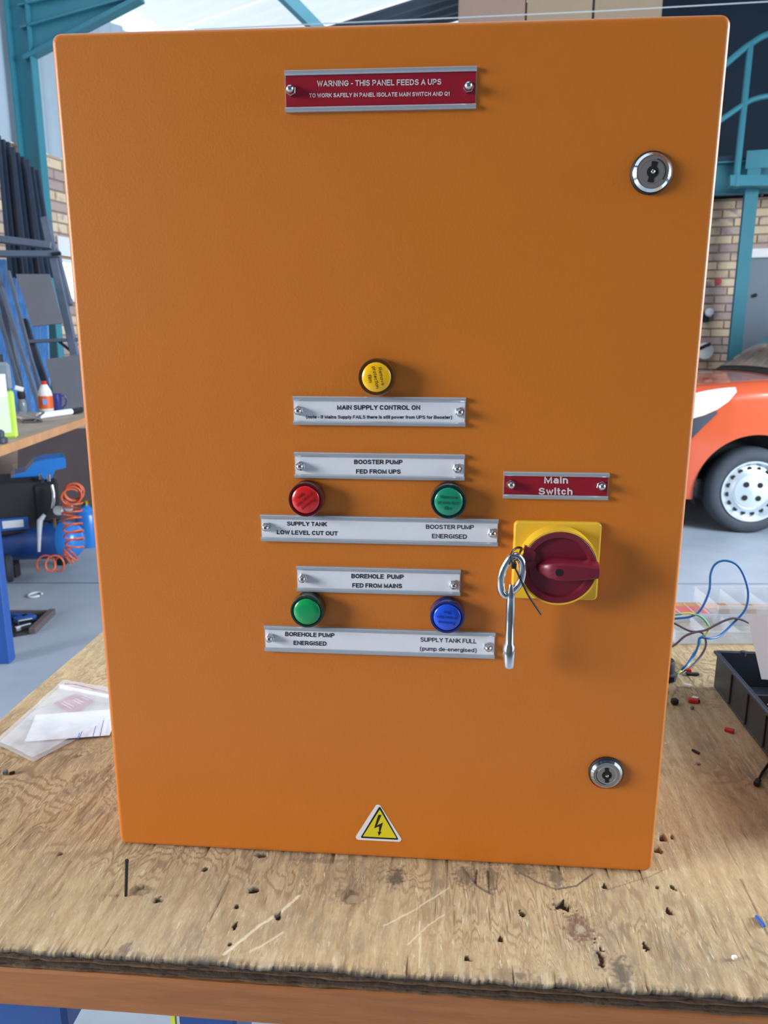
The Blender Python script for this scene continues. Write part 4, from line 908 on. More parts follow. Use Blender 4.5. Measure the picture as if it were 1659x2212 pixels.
wire('brown_wire', 'purple brown wire crossing from the enclosure to the parts tray', 'wire_brown', [(1430,1404,.0),(1456,1394,.0),(1480,1374,.0),(1505,1365,.0),(1525,1361,.0),(1550,1348,.0),(1570,1339,.0),(1590,1336,.0),(1617,1345,.0),(1640,1362,.01)])
wire('brown_wire', 'purple brown wire curling down into the wire bundle', 'wire_brown', [(1440,1340,.0),(1460,1348,.0),(1490,1363,.0),(1515,1366,.0),(1524,1380,.0),(1524,1397,.0),(1513,1418,.0),(1492,1442,-.01),(1470,1457,-.02),(1440,1470,-.03)])
wire('blue_wire', 'blue wire lying close along the lower bundle', 'wire_blue', [(1511,1377,.005),(1511,1390,.005),(1495,1418,.005),(1482,1438,-.005),(1465,1452,-.015),(1440,1468,-.025)], .0016)

# black parts tray: long tray running from the back towards the viewer's right
t0 = onz(1541, 1484, .0); t1 = onz(1664, 1645, .0)
td = (t1-t0)/np.linalg.norm(t1-t0); tn = np.array([-td[1], td[0], 0]);
if tn[0] < 0: tn = -tn
TL, TW = .34, .15
tz = np.array([0,0,1.0]); t0 = t0 + tz*.001
hgt = ony(1548, 1408, t0[1])[2]
tray = thing('parts_tray', 'black plastic parts tray with compartments on the right of the bench', 'tray', t0 + td*TL/2 + tn*TW/2)
def tb(l0, l1, w0, w1, z0, z1, name, m='black_tray', bev=.0008):
    return MB().box(t0 + td*(l0+l1)/2 + tn*(w0+w1)/2 + tz*((z0+z1)/2), (l1-l0, w1-w0, z1-z0), (td, tn, tz), bev).build(name, M[m], tray)
M['black_tray'] = mat('black_tray_plastic', (58, 66, 78), .42, var=.15, vscale=20)
tb(0, TL, 0, TW, 0, .003, 'base'); tb(0, TL, 0, .0025, .003, hgt, 'side_wall'); tb(0, TL, TW-.0025, TW, .003, hgt, 'side_wall'); tb(0, .0025, .0025, TW-.0025, .003, hgt, 'end_wall'); tb(TL-.0025, TL, .0025, TW-.0025, .003, hgt, 'end_wall')
for l in (.115, .225): tb(l, l+.002, .0025, TW-.0025, .003, hgt*.86, 'divider')
for l in (.06, .115, .17, .225, .28): tb(l-.002, l+.002, -.0025, .0, .004, hgt-.006, 'rib')
tb(-.003, TL+.003, -.004, -.0002, hgt-.004, hgt, 'rim'); tb(-.004, -.0002, -.0, TW, hgt-.004, hgt, 'rim')
MB().cyl(t0 + td*.012 + tn*.03 + tz*hgt, t0 + td*.012 + tn*.03 + tz*(hgt+.006), .004, n=10).build('hinge_knuckle', M['black_tray'], tray)
# shavings in the near compartment (nobody could count them)
sh = MB()
for k in range(260):
    l, w_ = random.uniform(.12, .22), random.uniform(.006, TW-.01); c = t0 + td*l + tn*w_ + tz*(random.uniform(.004, hgt*.9)); a = random.uniform(0, 6.28); e = random.uniform(-.6, .6)
    dx = np.array([math.cos(a)*math.cos(e), math.sin(a)*math.cos(e), math.sin(e)]); dy = np.cross(dx, (0, 0, 1.0)); dy /= np.linalg.norm(dy)+1e-9
    sh.box(c, (random.uniform(.008, .02), random.uniform(.003, .006), .001), (dx, dy, np.cross(dx, dy)))
o = sh.build('wood_shavings', M['shavings']); tag(o, 'orange brown shavings heaped in a compartment of the black tray', 'shavings', kind='stuff')
# sheet of paper standing in the tray
pw = (t0 - CAM) @ FWD - .035
o = MB().slab([at(1645, 1467, pw-.03), at(1790, 1480, pw-.05), at(1760, 1338, pw-.02), at(1613, 1325, pw)], .0006).build('paper_sheet', M['paper']); tag(o, 'white paper sheet standing in the black parts tray', 'paper')
# clear organiser boxes behind the wires
def clear_box(name, label, c0, c1, dep, h, lean=0.):
    p0 = onz(*c0, .001); p1 = onz(*c1, .001); d = (p1-p0); L = np.linalg.norm(d); d /= L; n = np.array([-d[1], d[0], 0])
    t = thing(name, label, 'plastic box', p0 + d*L/2)
    def bx(l0, l1, w0, w1, z0, z1, nm, m='clear'): MB().box(p0 + d*(l0+l1)/2 + n*(w0+w1)/2 + np.array([0,0,(z0+z1)/2]), (l1-l0, w1-w0, z1-z0), (d, n, (0,0,1)), .0004).build(nm, M[m], t)
    bx(0, L, 0, dep, 0, .002, 'base'); bx(0, L, 0, .0018, .002, h, 'side_wall'); bx(0, L, dep-.0018, dep, .002, h, 'side_wall'); bx(0, .0018, .0018, dep-.0018, .002, h, 'end_wall'); bx(L-.0018, L, .0018, dep-.0018, .002, h, 'end_wall')
    for k in (1, 2): bx(L*k/3, L*k/3+.0015, .0018, dep-.0018, .002, h*.9, 'divider')
    bx(-.002, L+.002, -.003, .0, h-.005, h, 'rim'); bx(-.002, L+.002, dep, dep+.003, h-.005, h, 'rim')
    return t, p0, d, n, L
cb1 = clear_box('organiser_box', 'low clear plastic organiser box behind the loose wires', (1458, 1392), (1668, 1392), .075, .022)
cb2 = clear_box('organiser_box', 'taller clear plastic organiser box at the far edge of the bench', (1548, 1352), (1720, 1352), .10, .036)
t, p0, d, n, L = clear_box('organiser_box', 'clear plastic box holding a red part near the back batten', (1440, 1344), (1534, 1344), .06, .016)
o = MB().box(p0 + d*.045 + n*.028 + np.array([0,0,.0075]), (.07, .045, .010), (d, n, (0,0,1)), .002).build('red_part', mat('faded_red_plastic', (206, 110, 106), .4)); tag(o, 'faded red plastic part inside the clear box', 'plastic part')

# ------------------------------------------------------------------ left bench and what stands on it
LZ = .04
lb0, lb1 = onz(0, 965, LZ), onz(175, 906, LZ); ld = (lb1-lb0)/np.linalg.norm(lb1-lb0); ln = np.array([-ld[1], ld[0], 0])
if ln[0] > 0: ln = -ln
lbase = lb0 - ld*.12
lbn = thing('side_bench', 'wooden side bench with blue steel legs along the left of the hall', 'workbench', np.array([*(lbase + ld*.9 + ln*.4)[:2], FLOOR]))
def lbx(l0, l1, w0, w1, z0, z1, nm, m, bev=.002): return MB().box(lbase + ld*(l0+l1)/2 + ln*(w0+w1)/2 + np.array([0,0,(z0+z1)/2-LZ]), (l1-l0, w1-w0, z1-z0), (ld, ln, (0,0,1)), bev).build(nm, M[m], lbn)
lbx(0, 1.62, .012, .85, LZ-.035, LZ, 'bench_top', 'bench_wood'); lbx(0, 1.62, 0, .012, LZ-.040, LZ+.0005, 'edge_strip', 'bench_lip')
lbx(.03, .09, .02, .10, FLOOR, LZ-.035, 'leg', 'blue_paint', .004); lbx(.03, .11, .74, .82, FLOOR, LZ-.035, 'leg', 'blue_paint', .004); lbx(1.5, 1.58, .74, .82, FLOOR, LZ-.035, 'leg', 'blue_paint', .004)

def onL(u, v): return onz(u, v, LZ)
def DL(u, v): return (onL(u, v)-CAM) @ FWD
# jerrycan
M['pale_lime'] = mat('pale_green_label', (222, 240, 206), .4)
jb = onL(14, 945); jd_ = DL(14, 945); s = jd_/FPX
jc = thing('jerrycan', 'clear plastic canister with yellow green liquid and white label on the side bench', 'canister', jb)
hF = ray(60, 900)*np.array([1, 1, 0]); hF /= np.linalg.norm(hF); hR = np.array([hF[1], -hF[0], 0])
def bb(c, w_, d_, h_, nm, m, par, bev=.006): return MB().box(c + np.array([0,0,h_/2]), (w_, d_, h_), (hR, hF, (0,0,1)), bev).build(nm, M[m], par)
jw = 46*s; jc0 = jb - hR*(.0*s) - hR*.0
bb(jc0 + hR*0, jw, .10, 100*s, 'liquid_body', 'lime', jc, .01)
bb(jc0 + np.array([0,0,100*s]), jw*.94, .095, 60*s, 'empty_body', 'hose_clear', jc, .014)
bb(jc0 + hR*(-6*s) - hF*.053 + np.array([0,0,88*s]), jw*.74, .004, 48*s, 'paper_label', 'paper', jc, .001)
bb(jc0 + hR*(-6*s) - hF*.053 + np.array([0,0,12*s]), jw*.74, .004, 76*s, 'lower_label', 'pale_lime', jc, .001)
MB().cyl(jc0 + np.array([0,0,160*s]), jc0 + np.array([0,0,176*s]), .022, .020, 16).build('cap', M['dust_black'], jc, smooth=40)
# bottle
b0 = onL(101, 889); s = DL(101, 889)/FPX
bt = thing('glue_bottle', 'white plastic bottle with red cap and orange label on the side bench', 'bottle', b0)
MB().lathe([(13.5*s,0),(14.5*s,2*s),(14.5*s,36*s),(13*s,44*s),(8*s,54*s),(6*s,58*s)], 28, b0, (0,0,1)).build('bottle_body', M['white_bit'], bt, smooth=45)
MB().lathe([(5.6*s,57*s),(6*s,58*s),(6*s,64*s),(4.5*s,65*s)], 20, b0, (0,0,1)).build('cap', M['cap_red'], bt, smooth=45)
MB().lathe([(14.8*s,7*s),(14.8*s,34*s)], 28, b0, (0,0,1), cap0=False, cap1=False).build('wrap_label', M['label_orange'], bt, smooth=45)
MB().box(b0 - hF*14.6*s + np.array([0,0,22*s]) - hR*2*s, (9*s, .9*s, 12*s), (hR, hF, (0,0,1))).build('label_print', M['label_blue'], bt)
# mug
m0 = onL(122, 887); s = DL(122, 887)/FPX
mg = thing('mug', 'violet blue glazed mug beside the white bottle', 'mug', m0)
MB().lathe([(9*s,0),(10.5*s,2*s),(12.5*s,18*s),(13*s,36*s),(12.2*s,36*s),(11.6*s,18*s),(9*s,3*s),(.001,2.5*s)], 28, m0, (0,0,1), cap1=False).build('cup', M['mug'], mg, smooth=45)
MB().tube(smooth_pts([m0 + hR*x*s + np.array([0,0,z*s]) for x, z in ((11,30),(18,32),(21,24),(20,14),(14,7),(10,7))], 5), 1.6*s, 8).build('handle', M['mug'], mg, smooth=60)
# paper roll
r0, r1 = onL(84, 906), onL(154, 896); s = DL(120, 900)/FPX; up = np.array([0,0,7*s])
o = MB().cyl(r0+up, r1+up, 6.5*s, n=20).build('paper_roll', M['paper'], None, smooth=40); tag(o, 'white rolled paper lying on the side bench in front of the mug', 'paper roll')
o = MB().cyl(onL(156, 896)+up, onL(176, 892)+up, 6.3*s, n=20).build('dark_tube', M['dust_black'], None, smooth=40); tag(o, 'dark tube lying at the end of the white paper roll', 'tube')
# folded cardboard
f0 = onL(66, 912); s = DL(66, 912)/FPX
fc = thing('folded_cardboard', 'folded grey cardboard lying beside the canister', 'cardboard', f0)
MB().box(f0 + np.array([0,0,14*s]), (44*s, .10, 1.6*s), (hR*.93 - np.array([0,0,.36]), hF, np.array([.36*hR[0], .36*hR[1], .93]))).build('flap', M['cloth'], fc)
MB().box(f0 + hR*18*s + np.array([0,0,12*s]), (28*s, .09, 1.6*s), (hR*.8 + np.array([0,0,.6]), hF, np.array([-.6*hR[0], -.6*hR[1], .8]))).build('flap', M['cloth'], fc)
MB().box(f0 + hR*4*s + np.array([0,0,2.5*s]), (38*s, .08, 5*s), (hR, hF, (0,0,1)), .003).build('folded_base', M['card_brown'], fc)
o = MB().tube([onL(36, 906)+np.array([0,0,.008]), onL(44, 907)+np.array([0,0,.008]), onL(50, 909)+np.array([0,0,.007])], .008, 10).build('wall_plug', M['white_bit'], None, smooth=50); tag(o, 'small white plastic plug beside the canister', 'plug')
# spray bottle behind
v0 = onL(50, 893); s = DL(50, 893)/FPX
sb = thing('spray_bottle', 'small clear spray bottle with black and white head on the side bench', 'bottle', v0)
MB().lathe([(8*s,0),(9*s,2*s),(9*s,20*s),(7*s,28*s),(4*s,32*s)], 20, v0, (0,0,1)).build('bottle_body', M['hose_clear'], sb, smooth=45)
MB().lathe([(6*s,31*s),(8*s,34*s),(8*s,44*s),(5*s,46*s)], 16, v0, (0,0,1)).build('collar', M['dust_black'], sb, smooth=40)
MB().box(v0 + np.array([0,0,53*s]) - hR*3*s, (18*s, 8*s, 10*s), (hR*.95 - np.array([0,0,.3]), hF, (.3*hR[0], .3*hR[1], .95)), 1.5*s).build('nozzle', M['white_bit'], sb)
# black coil in front
k0 = onL(2, 958); s = DL(2, 958)/FPX
o = MB().lathe([(10*s,0),(14*s,2*s),(14*s,12*s),(9*s,15*s),(9*s,26*s),(4*s,30*s)], 24, k0, (0,0,1)).build('black_gland', M['black_tray'], None, smooth=40); tag(o, 'black ribbed gland standing at the edge of the side bench', 'gland')

# ------------------------------------------------------------------ steel rack with stock behind the side bench
def stick(u0, v0, u1, v1, wpx, d, name, label, m, cat, group=None, par=None, d1=None, sq=True):
    d1 = d if d1 is None else d1; p0, p1 = at(u0, v0, d), at(u1, v1, d1); ax = p1-p0; L = np.linalg.norm(ax); ax /= L
    sdv = np.cross(ax, FWD); sdv /= np.linalg.norm(sdv); w_ = wpx*d/FPX
    mb = MB().box((p0+p1)/2, (L, w_, w_*.8), (ax, sdv, np.cross(ax, sdv)), w_*.08) if sq else MB().cyl(p0, p1, w_/2, n=10)
    o = mb.build(name, M[m], par, smooth=None if sq else 50)
    return o if par is not None else tag(o, label, cat, group)
rk = thing('steel_rack', 'leaning dark steel stock rack against the left brick wall', 'rack', at(80, 900, 5.0))
for a in ((-40,512,112,531,15), (-40,548,128,549,13)): stick(*a, 4.95, 'rail', '', 'rack_grey', '', par=rk)
stick(97, 470, 178, 840, 17, 4.98, 'post', '', 'rack_grey', '', par=rk); stick(-30, 470, 52, 880, 13, 4.98, 'post', '', 'rack_grey', '', par=rk)
stick(52, 690, 112, 870, 13, 5.02, 'brace', '', 'navy', '', par=rk)
stick(60, 738, 175, 733, 7, 4.97, 'cross_bar', '', 'rack_grey', '', par=rk); stick(128, 738, 170, 772, 6, 4.99, 'cross_bar', '', 'navy', '', par=rk)
stick(118, 540, 150, 660, 16, 5.0, 'gusset', '', 'rack_grey', '', par=rk)
MB().cyl(at(112, 549, 4.93), at(131, 547, 4.93), .012, n=10).build('peg', M['dust_black'], rk)
for i in range(9):
    u = 2 + i*10.5; stick(u-6, 287+u*.95+random.uniform(-4,4), u+22+i*1.2, 600, 9, 5.25+.03*(i % 3), 'steel_bar', 'dark navy steel bar standing in the rack bundle', 'navy', 'steel bar', 'steel bars in the rack')
for i, a in enumerate(((2,620,92,900,9), (18,585,100,900,7), (-14,640,62,900,8))):
    stick(*a, 4.80+.06*i, 'grey_bar', 'dull grey bar leaning across the front of the rack', 'rack_grey', 'steel bar', 'bars leaning on the front of the rack')
for i, u in enumerate((4, 26, 48, 70, 92)):
    d = 5.62; q = [at(u-2, 905, d), at(u+17, 905, d), at(u+6, 560, d), at(u-13, 560, d)]
    o = MB().slab(q, .02).build('plastic_sheet', M['blue_sheet']); tag(o, 'upright bright blue plastic sheet standing behind the rack', 'plastic sheet', 'blue sheets behind the rack')
o = MB().slab([at(70,705,4.86), at(136,698,4.86), at(106,592,4.86), at(34,592,4.86)], .012).build('cardboard_sheet', M['card_grey']); tag(o, 'grey cardboard sheet tied to the middle of the rack', 'cardboard')
o = MB().slab([at(124,882,4.8), at(205,882,4.8), at(200,762,4.8), at(97,776,4.8)], .012).build('cardboard_sheet', M['card_grey']); tag(o, 'grey cardboard sheet leaning behind the mug', 'cardboard')

# ------------------------------------------------------------------ under the side bench: compressor and hose
CD = 4.62; s = CD/FPX
cg0 = onz(110, 1236, FLOOR)
cdp = (cg0-CAM) @ FWD
def C_(u, v, dd=0.): return at(u, v, cdp+dd)
cs = thing('air_compressor', 'black and blue air compressor standing on the floor under the side bench', 'compressor', cg0)
s = cdp/FPX
tc0, tc1 = C_(-40, 1172), C_(150, 1166)
ax = (tc1-tc0); Lx = np.linalg.norm(ax); rt = 40*s
MB().lathe([(rt*.3, -rt*.5), (rt*.8, -rt*.3), (rt, 0), (rt, Lx)], 36, tc0, ax).build('tank', M['blue_paint'], cs, smooth=50)  # shade under the bench is put into this blue, darker than the end
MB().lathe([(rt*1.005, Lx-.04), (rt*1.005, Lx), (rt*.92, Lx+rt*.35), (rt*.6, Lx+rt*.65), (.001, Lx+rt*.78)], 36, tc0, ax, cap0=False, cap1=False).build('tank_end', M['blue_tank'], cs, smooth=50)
MB().box(C_(40, 1088, -.02), (110*s, .26, 120*s), (hR, hF, (0,0,1)), .02).build('motor_housing', M['dust_black'], cs)
MB().box(C_(100, 1080, .0), (50*s, .2, 84*s), (hR, hF, (0,0,1)), .015).build('pump_head', M['dust_black'], cs)
cover = [(10,1042),(30,1027),(50,1023),(68,1004),(90,999),(128,997),(131,1003),(130,1020),(108,1024),(100,1042)]
co = C_(0, 1040, -.13); MB().prism([((u-0)*s, -(v-1040)*s) for u, v in cover][::-1], co, hR, (0,0,1), -.20).build('shroud', M['blue_tank'], cs)
for (u, v, r) in ((128, 1103, 10), (150, 1097, 8)): MB().lathe([(r*s, 0), (r*s, .02), (r*s*.85, .024)], 20, C_(u, v, -.16), -FWD).build('pressure_gauge', M['gauge'], cs, smooth=40)
MB().tube([C_(96,1112,-.19), C_(86,1125,-.19), C_(85,1150,-.19), C_(84,1192,-.19)], [.010, .016, .012, .008], 8).build('drip_of_paint', M['tape'], cs)
MB().tube([C_(112,1048,-.16), C_(116,1066,-.16), C_(116,1082,-.16), C_(113,1098,-.16)], .010, 8).build('metal_pipe', M['zinc'], cs, smooth=50)
MB().tube([C_(105,1025,-.15), C_(106,1040,-.15)], .009, 8).build('valve', M['zinc'], cs); MB().tube([C_(88,1024,-.15), C_(88,1036,-.15)], .008, 8).build('valve', M['zinc'], cs)
MB().tube([C_(118,1120,-.18), C_(119,1140,-.18)], .006, 8).build('drain_cock', M['brass'], cs)
MB().box(C_(28, 1132, -.155), (40*s, .006, 16*s), (hR, hF, (0,0,1)), .001).build('rating_plate', M['gauge'], cs)
MB().box(C_(30, 1132, -.150), (56*s, .006, 26*s), (hR, hF, (0,0,1)), .001).build('blue_plate', M['blue_paint'], cs)
for u, dd in ((30, -.1), (30, .15), (135, .15)): MB().box(np.array([*C_(u, 1220, dd)[:2], FLOOR+.04]), (.05, .05, .08), None, .006).build('foot', M['dust_black'], cs)
MB().lathe([(.06,-.02),(.075,-.012),(.075,.012),(.06,.02)], 24, np.array([*C_(20, 1225, -.18)[:2], FLOOR+.075]), hR).build('wheel', M['tyre'], cs, smooth=40)
# coiled hose
def coil(path, rads, turns, n=18):
    path = smooth_pts(path, 12); m = len(path); cum = [0]
    for a, b_ in zip(path[:-1], path[1:]): cum.append(cum[-1]+np.linalg.norm(b_-a))
    N = int(turns*n); out = []
    for k in range(N+1):
        t = k/N; sL = t*cum[-1]; i = min(int(np.searchsorted(cum, sL)), m-1); i = max(i, 1); f = (sL-cum[i-1])/(cum[i]-cum[i-1]+1e-9)
        p = path[i-1]*(1-f)+path[i]*f; tg = path[i]-path[i-1]; tg /= np.linalg.norm(tg); e = np.cross(tg, hF+np.array([.13,.1,.21])); e /= np.linalg.norm(e); g = np.cross(tg, e)
        r = np.interp(t, np.linspace(0, 1, len(rads)), rads); a = 2*math.pi*k/n; out.append(p + e*r*math.cos(a) + g*r*math.sin(a))
    return out
hs = thing('air_hose', 'orange coiled air hose hanging off the compressor onto the floor', 'air hose', C_(120, 1236, -.2))
h_top = [C_(157, 1068, -.22) + (hR*(math.cos(t)*18+4*math.sin(t*.31)) + np.array([0,0,math.sin(t)*17+5*math.cos(t*.23)]))*s + hF*(.02*math.sin(t*.27)) for t in np.linspace(0, 2*math.pi*5, 110)]
MB().tube(h_top, 2.0*s, 7).build('hung_loops', M['hose'], hs, smooth=70)
MB().tube(coil([C_(156,1085,-.24), C_(155,1120,-.24), C_(160,1160,-.26), C_(160,1190,-.28), C_(140,1206,-.30)], [20*s, 18*s, 19*s, 17*s, 16*s], 8), 1.9*s, 7).build('hanging_coil', M['hose'], hs, smooth=70)
fz = np.array([0,0,0])
MB().tube([C_(142 - 9.5*t/math.pi + 15*math.cos(t), 1217 - 17*math.sin(t), -.32 + .02*math.sin(t*.5)) for t in np.linspace(0, 2*math.pi*2.7, 64)], 1.9*s, 7).build('floor_coil', M['hose'], hs, smooth=70)
# second tank behind
g2 = onz(192, 1178, FLOOR); d2 = (g2-CAM) @ FWD; s2 = d2/FPX
ct = thing('gas_cylinder', 'upright blue cylinder standing behind the compressor', 'gas cylinder', g2)
MB().lathe([(24*s2,0),(25*s2,3*s2),(25*s2,66*s2),(18*s2,80*s2),(8*s2,86*s2),(8*s2,92*s2)], 28, g2, (0,0,1)).build('shell', M['blue_tank'], ct, smooth=50)
MB().lathe([(9*s2,90*s2),(9*s2,98*s2),(4*s2,100*s2)], 16, g2, (0,0,1)).build('valve', M['brass'], ct, smooth=40)
# brown board closing off the space under the bench
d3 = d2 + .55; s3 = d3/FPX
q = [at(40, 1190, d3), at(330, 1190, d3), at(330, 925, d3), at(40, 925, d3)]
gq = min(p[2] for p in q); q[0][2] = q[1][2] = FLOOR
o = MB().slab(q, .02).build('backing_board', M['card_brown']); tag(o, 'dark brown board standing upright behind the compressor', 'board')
# ring and steel frame on the floor
rg = onz(76, 1287, FLOOR); s = ((rg-CAM) @ FWD)/FPX
o = MB().tube([rg + np.array([math.cos(t)*13*s, math.sin(t)*16*s, .006]) for t in np.linspace(.5, 5.9, 22)], .006, 8).build('broken_ring', M['tape'], None, smooth=60); tag(o, 'pale broken ring lying on the concrete floor', 'ring')
fa, fb, fc_, fd = onz(10, 1327, FLOOR), onz(114, 1327, FLOOR), onz(70, 1370, FLOOR), onz(-20, 1385, FLOOR)
ff = thing('angle_frame', 'rusty steel angle frame around a dark floor pit', 'steel frame', (fa+fc_)/2)
def rail(p, q, nm, w_=.02, h_=.02): 
    d = q-p; L = np.linalg.norm(d); d /= L; MB().box((p+q)/2 + np.array([0,0,h_/2]), (L, w_, h_), (d, np.cross((0,0,1), d), (0,0,1)), .002).build(nm, M['card_brown'], ff)
rail(fa, fb, 'angle_bar'); rail(fb, fc_, 'angle_bar', .03, .03)
MB().add([p + np.array([0,0,.003]) for p in (fd, fc_, fb, fa)] + [p + np.array([0,0,.001]) for p in (fd, fc_, fb, fa)], [(0,1,2,3),(7,6,5,4),(0,4,5,1),(1,5,6,2),(2,6,7,3),(3,7,4,0)]).build('pit_dark_sheet', M['dust_black'], ff)  # flat black sheet paints the dark inside of the open pit
fsd = (onz(76,1345,FLOOR)-onz(30,1352,FLOOR)); 
cl_ = thing('tool_clamp', 'blue clamp with two bright bars lying in the floor pit', 'clamp', onz(50, 1355, FLOOR))
for (a, b_, m, w_) in (((30,1336),(58,1343),'blue_paint',.03), ((36,1350),(74,1339),'blue_paint',.06), ((40,1354),(72,1348),'zinc',.016), ((34,1368),(68,1359),'zinc',.016)):
    p, q = onz(*a, FLOOR)+np.array([0,0,.02]), onz(*b_, FLOOR)+np.array([0,0,.02]); d = q-p; L = np.linalg.norm(d); d /= L
    MB().box((p+q)/2, (L, w_, .025), (d, np.cross((0,0,1), d), (0,0,1)), .003).build('arm' if m == 'blue_paint' else 'clamp_bar', M[m], cl_)

# ------------------------------------------------------------------ orange van
th = math.radians(1.0); va = np.array([math.cos(th), math.sin(th), 0]); vn = np.array([-math.sin(th), math.cos(th), 0])
whl = onz(1619, 1156, FLOOR); RT = .305
WX = .80
vo = whl - va*WX + vn*.0            # front end of the near side, on the floor
van = thing('van', 'small orange van parked in front of the brick back wall', 'van', vo + va*2 + vn*.85)
VL, VW = 4.1, 1.70
def topz(x): return np.interp(x, [0, .03, .12, .35, .70, 1.02, 1.25, 1.80, 2.1, 3.9, 4.05, 4.1], [.66, .85, .96, 1.045, 1.08, 1.10, 1.27, 1.68, 1.78, 1.80, 1.70, 1.0])
def hw(x): return VW/2*np.interp(x, [0, .05, .15, .35, .6, 1.0, 3.9, 4.1], [.62, .78, .88, .955, .985, 1, 1, .93])
def arch(x):
    for c in (WX, 3.35):
        if abs(x-c) < .40: return RT + math.sqrt(max(0, .40**2-(x-c)**2))
    return .0
def botz(x): return max(.24, arch(x))
def section(x, ns=16, nt=13):
    h = hw(x); zt = topz(x); zb = min(botz(x), zt-.05); out = []
    rs = min(np.interp(x, [0, 1.0, 1.3], [.13, .13, .2]), (zt-zb)*.45)
    zs = zt - rs
    for k in range(ns+1):
        t = k/ns; z = zb + (zs-zb)*t
        tum = max(0, z-1.08)*.20; bul = .018*math.sin(math.pi*np.clip((z-.24)/.8, 0, 1)); out.append((-(h - tum - .02) - bul, z))
    tumz = max(0, zs-1.08)*.20; hb = h-tumz-.02
    for k in range(1, 7):
        a = math.pi/2*k/6; out.append((-(hb - rs*.9*(1-math.cos(a))), zs + rs*.86*math.sin(a)))
    y0, z0 = out[-1]
    for k in range(1, nt): t = k/nt; out.append((y0*(1-2*t), z0 + rs*.14*math.sin(math.pi*t)))
    return out + [(-y, z) for y, z in out[ns+6::-1]]
def vp(x, y, z): return vo + va*x + vn*(y + VW/2) + np.array([0, 0, z])
xs = sorted(set(list(np.linspace(0, .2, 9)) + list(np.linspace(.2, 1.3, 56)) + list(np.linspace(1.3, 2.9, 24)) + list(np.linspace(2.9, 3.8, 46)) + list(np.linspace(3.8, 4.1, 8))))
P = [[vp(x, y, z) for y, z in section(x)] for x in xs]
mb = MB().grid(P); n = len(P[0]); mb.f += [tuple(range(n)), tuple((len(P)-1)*n+k for k in range(n))[::-1]]
mb.build('body', M['van'], van, smooth=40)
# windscreen: patch of the section pushed outward
def patch(x0, x1, k0, k1, off, nm, m, nx_=14):
    P = []
    for x in np.linspace(x0, x1, nx_):
        sec = section(x); P.append([vp(x, y, z) + off for y, z in sec[k0:k1]])
    Q = [[p - off*2 for p in r] for r in P]
    mb = MB().grid(P); mb.grid(Q); return mb.build(nm, M[m], van, smooth=60)
nsec = len(section(1.4))
patch(1.06, 1.76, 21, nsec-21, np.array([-.006*va[0], 0, .008]), 'windscreen', 'glass_dark')
patch(1.0, 1.08, 20, nsec-20, np.array([0, 0, .006]), 'wiper_cowl', 'dust_black', 4)
patch(1.55, 2.3, 11, 16, -vn*.008, 'side_window', 'glass_dark'); 
# headlamp wrapping the near front corner
P = []
for x, z0, z1 in ((.10, .76, .90), (.20, .775, .935), (.32, .80, .97), (.42, .835, .995), (.50, .875, 1.01), (.57, .93, 1.02), (.62, .99, 1.022)):
    r = []
    for t in np.linspace(0, 1, 5):
        z = z0*(1-t)+z1*t; sec = section(x); k = min(range(len(sec)//2), key=lambda i: abs(sec[i][1]-z)); y = sec[k][0]; r.append(vp(x, y-.012, z))
    P.append(r)
mb = MB().grid(P); mb.grid([[p + vn*.02 for p in r] for r in P]); mb.build('headlamp', M['headlamp'], van, smooth=60)
P = []
for x, z0, z1 in ((.04, .30, .755), (.14, .36, .765), (.24, .48, .778), (.34, .66, .805), (.42, .755, .83), (.50, .845, .868)):
    r = []
    for t in np.linspace(0, 1, 5):
        z = z0*(1-t)+z1*t; sec = section(x); k = min(range(len(sec)//2), key=lambda i: abs(sec[i][1]-z)); r.append(vp(x, sec[k][0]-.014, z))
    P.append(r)
M['bumper'] = mat('dark_grey_bumper', (56, 62, 74), .5)
mb = MB().grid([r for r in P if True]); mb.grid([[p + vn*.02 for p in r] for r in P])
bpm = mb.build('bumper', M['bumper'], van, smooth=60)
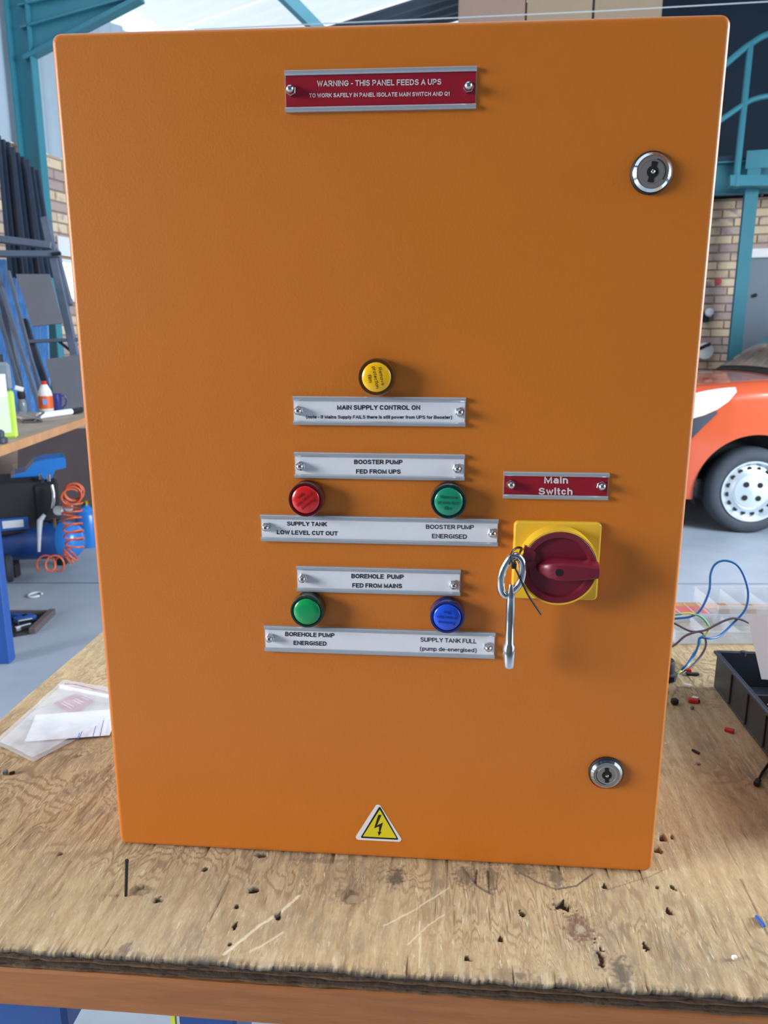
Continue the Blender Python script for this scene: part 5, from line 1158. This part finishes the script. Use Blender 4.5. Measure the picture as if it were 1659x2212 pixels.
# dark wheel housings and floor pan
MB().box(vp(2.0, 0, .30), (3.6, 1.45, .14), (va, vn, (0,0,1)), .02).build('floor_pan', M['dust_black'], van)
for c in (WX, 3.35):
    hp = []
    for r_, y_ in ((.398, .03), (.398, .26), (.10, .27)):
        hp.append([vp(c, -VW/2, RT) + va*(r_*math.cos(t)) + vn*y_ + np.array([0, 0, max(r_*math.sin(t), -.10)]) for t in np.linspace(-.3, math.pi+.3, 36)])
    MB().grid(hp).build('wheel_housing', M['dust_black'], van, smooth=50)
    for sd_ in (-1, 1):
        o_ = vp(c, sd_*(VW/2-.03), RT); axd = vn*sd_
        tyre = MB().lathe([(.19, -.17), (.27, -.185), (.295, -.165), (RT, -.14), (RT, -.05), (.298, -.02), (.275, .0), (.235, .005), (.215, -.004), (.20, -.02)], 56, o_, axd, cap0=True, cap1=False).build('tyre', M['tyre'], van, smooth=50)
        MB().lathe([(.216, -.006), (.214, .008), (.204, .008), (.194, -.012), (.178, -.035), (.155, -.028), (.135, -.016), (.128, -.012), (.122, -.016), (.118, -.010), (.06, -.004), (.035, .000), (.001, .002)], 56, o_, axd, cap0=False, cap1=False).build('steel_rim', M['rim'], tyre, smooth=50)
        if sd_ < 0:
            hl = MB()
            for k in range(16):
                t = 2*math.pi*(k+.4)/16; d_ = va*math.cos(t) + np.array([0,0,math.sin(t)]); hl.lathe([(.0165, 0), (.0165, .003)], 14, o_ + d_*.160 + axd*(-.030), axd)
            hl.build('vent_holes', M['dark_hole'], tyre)['kind'] = 'stuff'
            for k in range(4):
                t = math.pi/2*k + .75; d_ = va*math.cos(t) + np.array([0,0,math.sin(t)]); MB().lathe([(.0195, 0), (.0195, .006), (.012, .007)], 14, o_ + d_*.066 + axd*(-.006), axd).build('wheel_bolt', M['dark_hole'], tyre)

# ------------------------------------------------------------------ small things on the back wall
q = onb(1532, 675, WB-.05); jx = thing('wall_socket', 'white round socket box fixed to the brick back wall', 'socket', q)
MB().lathe([(.04, 0), (.045, .01), (.042, .05), (.03, .06)], 20, q, -E2).build('socket_cover', M['white_paint'], jx, smooth=40)
q2 = onb(1525, 685, WB-.03); MB().box(q2, (.06, .04, .10), (E1, E2, (0,0,1)), .005).build('back_box', M['dust_black'], jx)
q = onb(1551, 608, WB-.004); o = MB().lathe([(.035, 0), (.038, .003), (.02, .007), (.001, .008)], 14, q, -E2, cap1=False).build('paint_blob', mat('red_paint', (208, 92, 88), .6), None, smooth=50); tag(o, 'red paint blob daubed on the brick back wall', 'paint')
q = onb(1523, 758, WB-.14); rr = thing('hose_reel', 'white and red hose reel with dark lever on the back wall beyond the van', 'hose reel', q - np.array([0,0,.1]))
MB().lathe([(.085, 0), (.085, .02), (.055, .022), (.055, .10), (.085, .102), (.085, .12)], 28, q + E2*.12, -E2).build('drum', M['white_paint'], rr, smooth=40)
MB().lathe([(.06, .03), (.07, .05), (.06, .07)], 28, q + E2*.12, -E2).build('hose_layer', M['red_bit'], rr, smooth=40)
MB().tube([onb(1512, 753, WB-.18), onb(1524, 747, WB-.2), onb(1535, 743, WB-.2)], .018, 8).build('lever', M['dust_black'], rr, smooth=50)
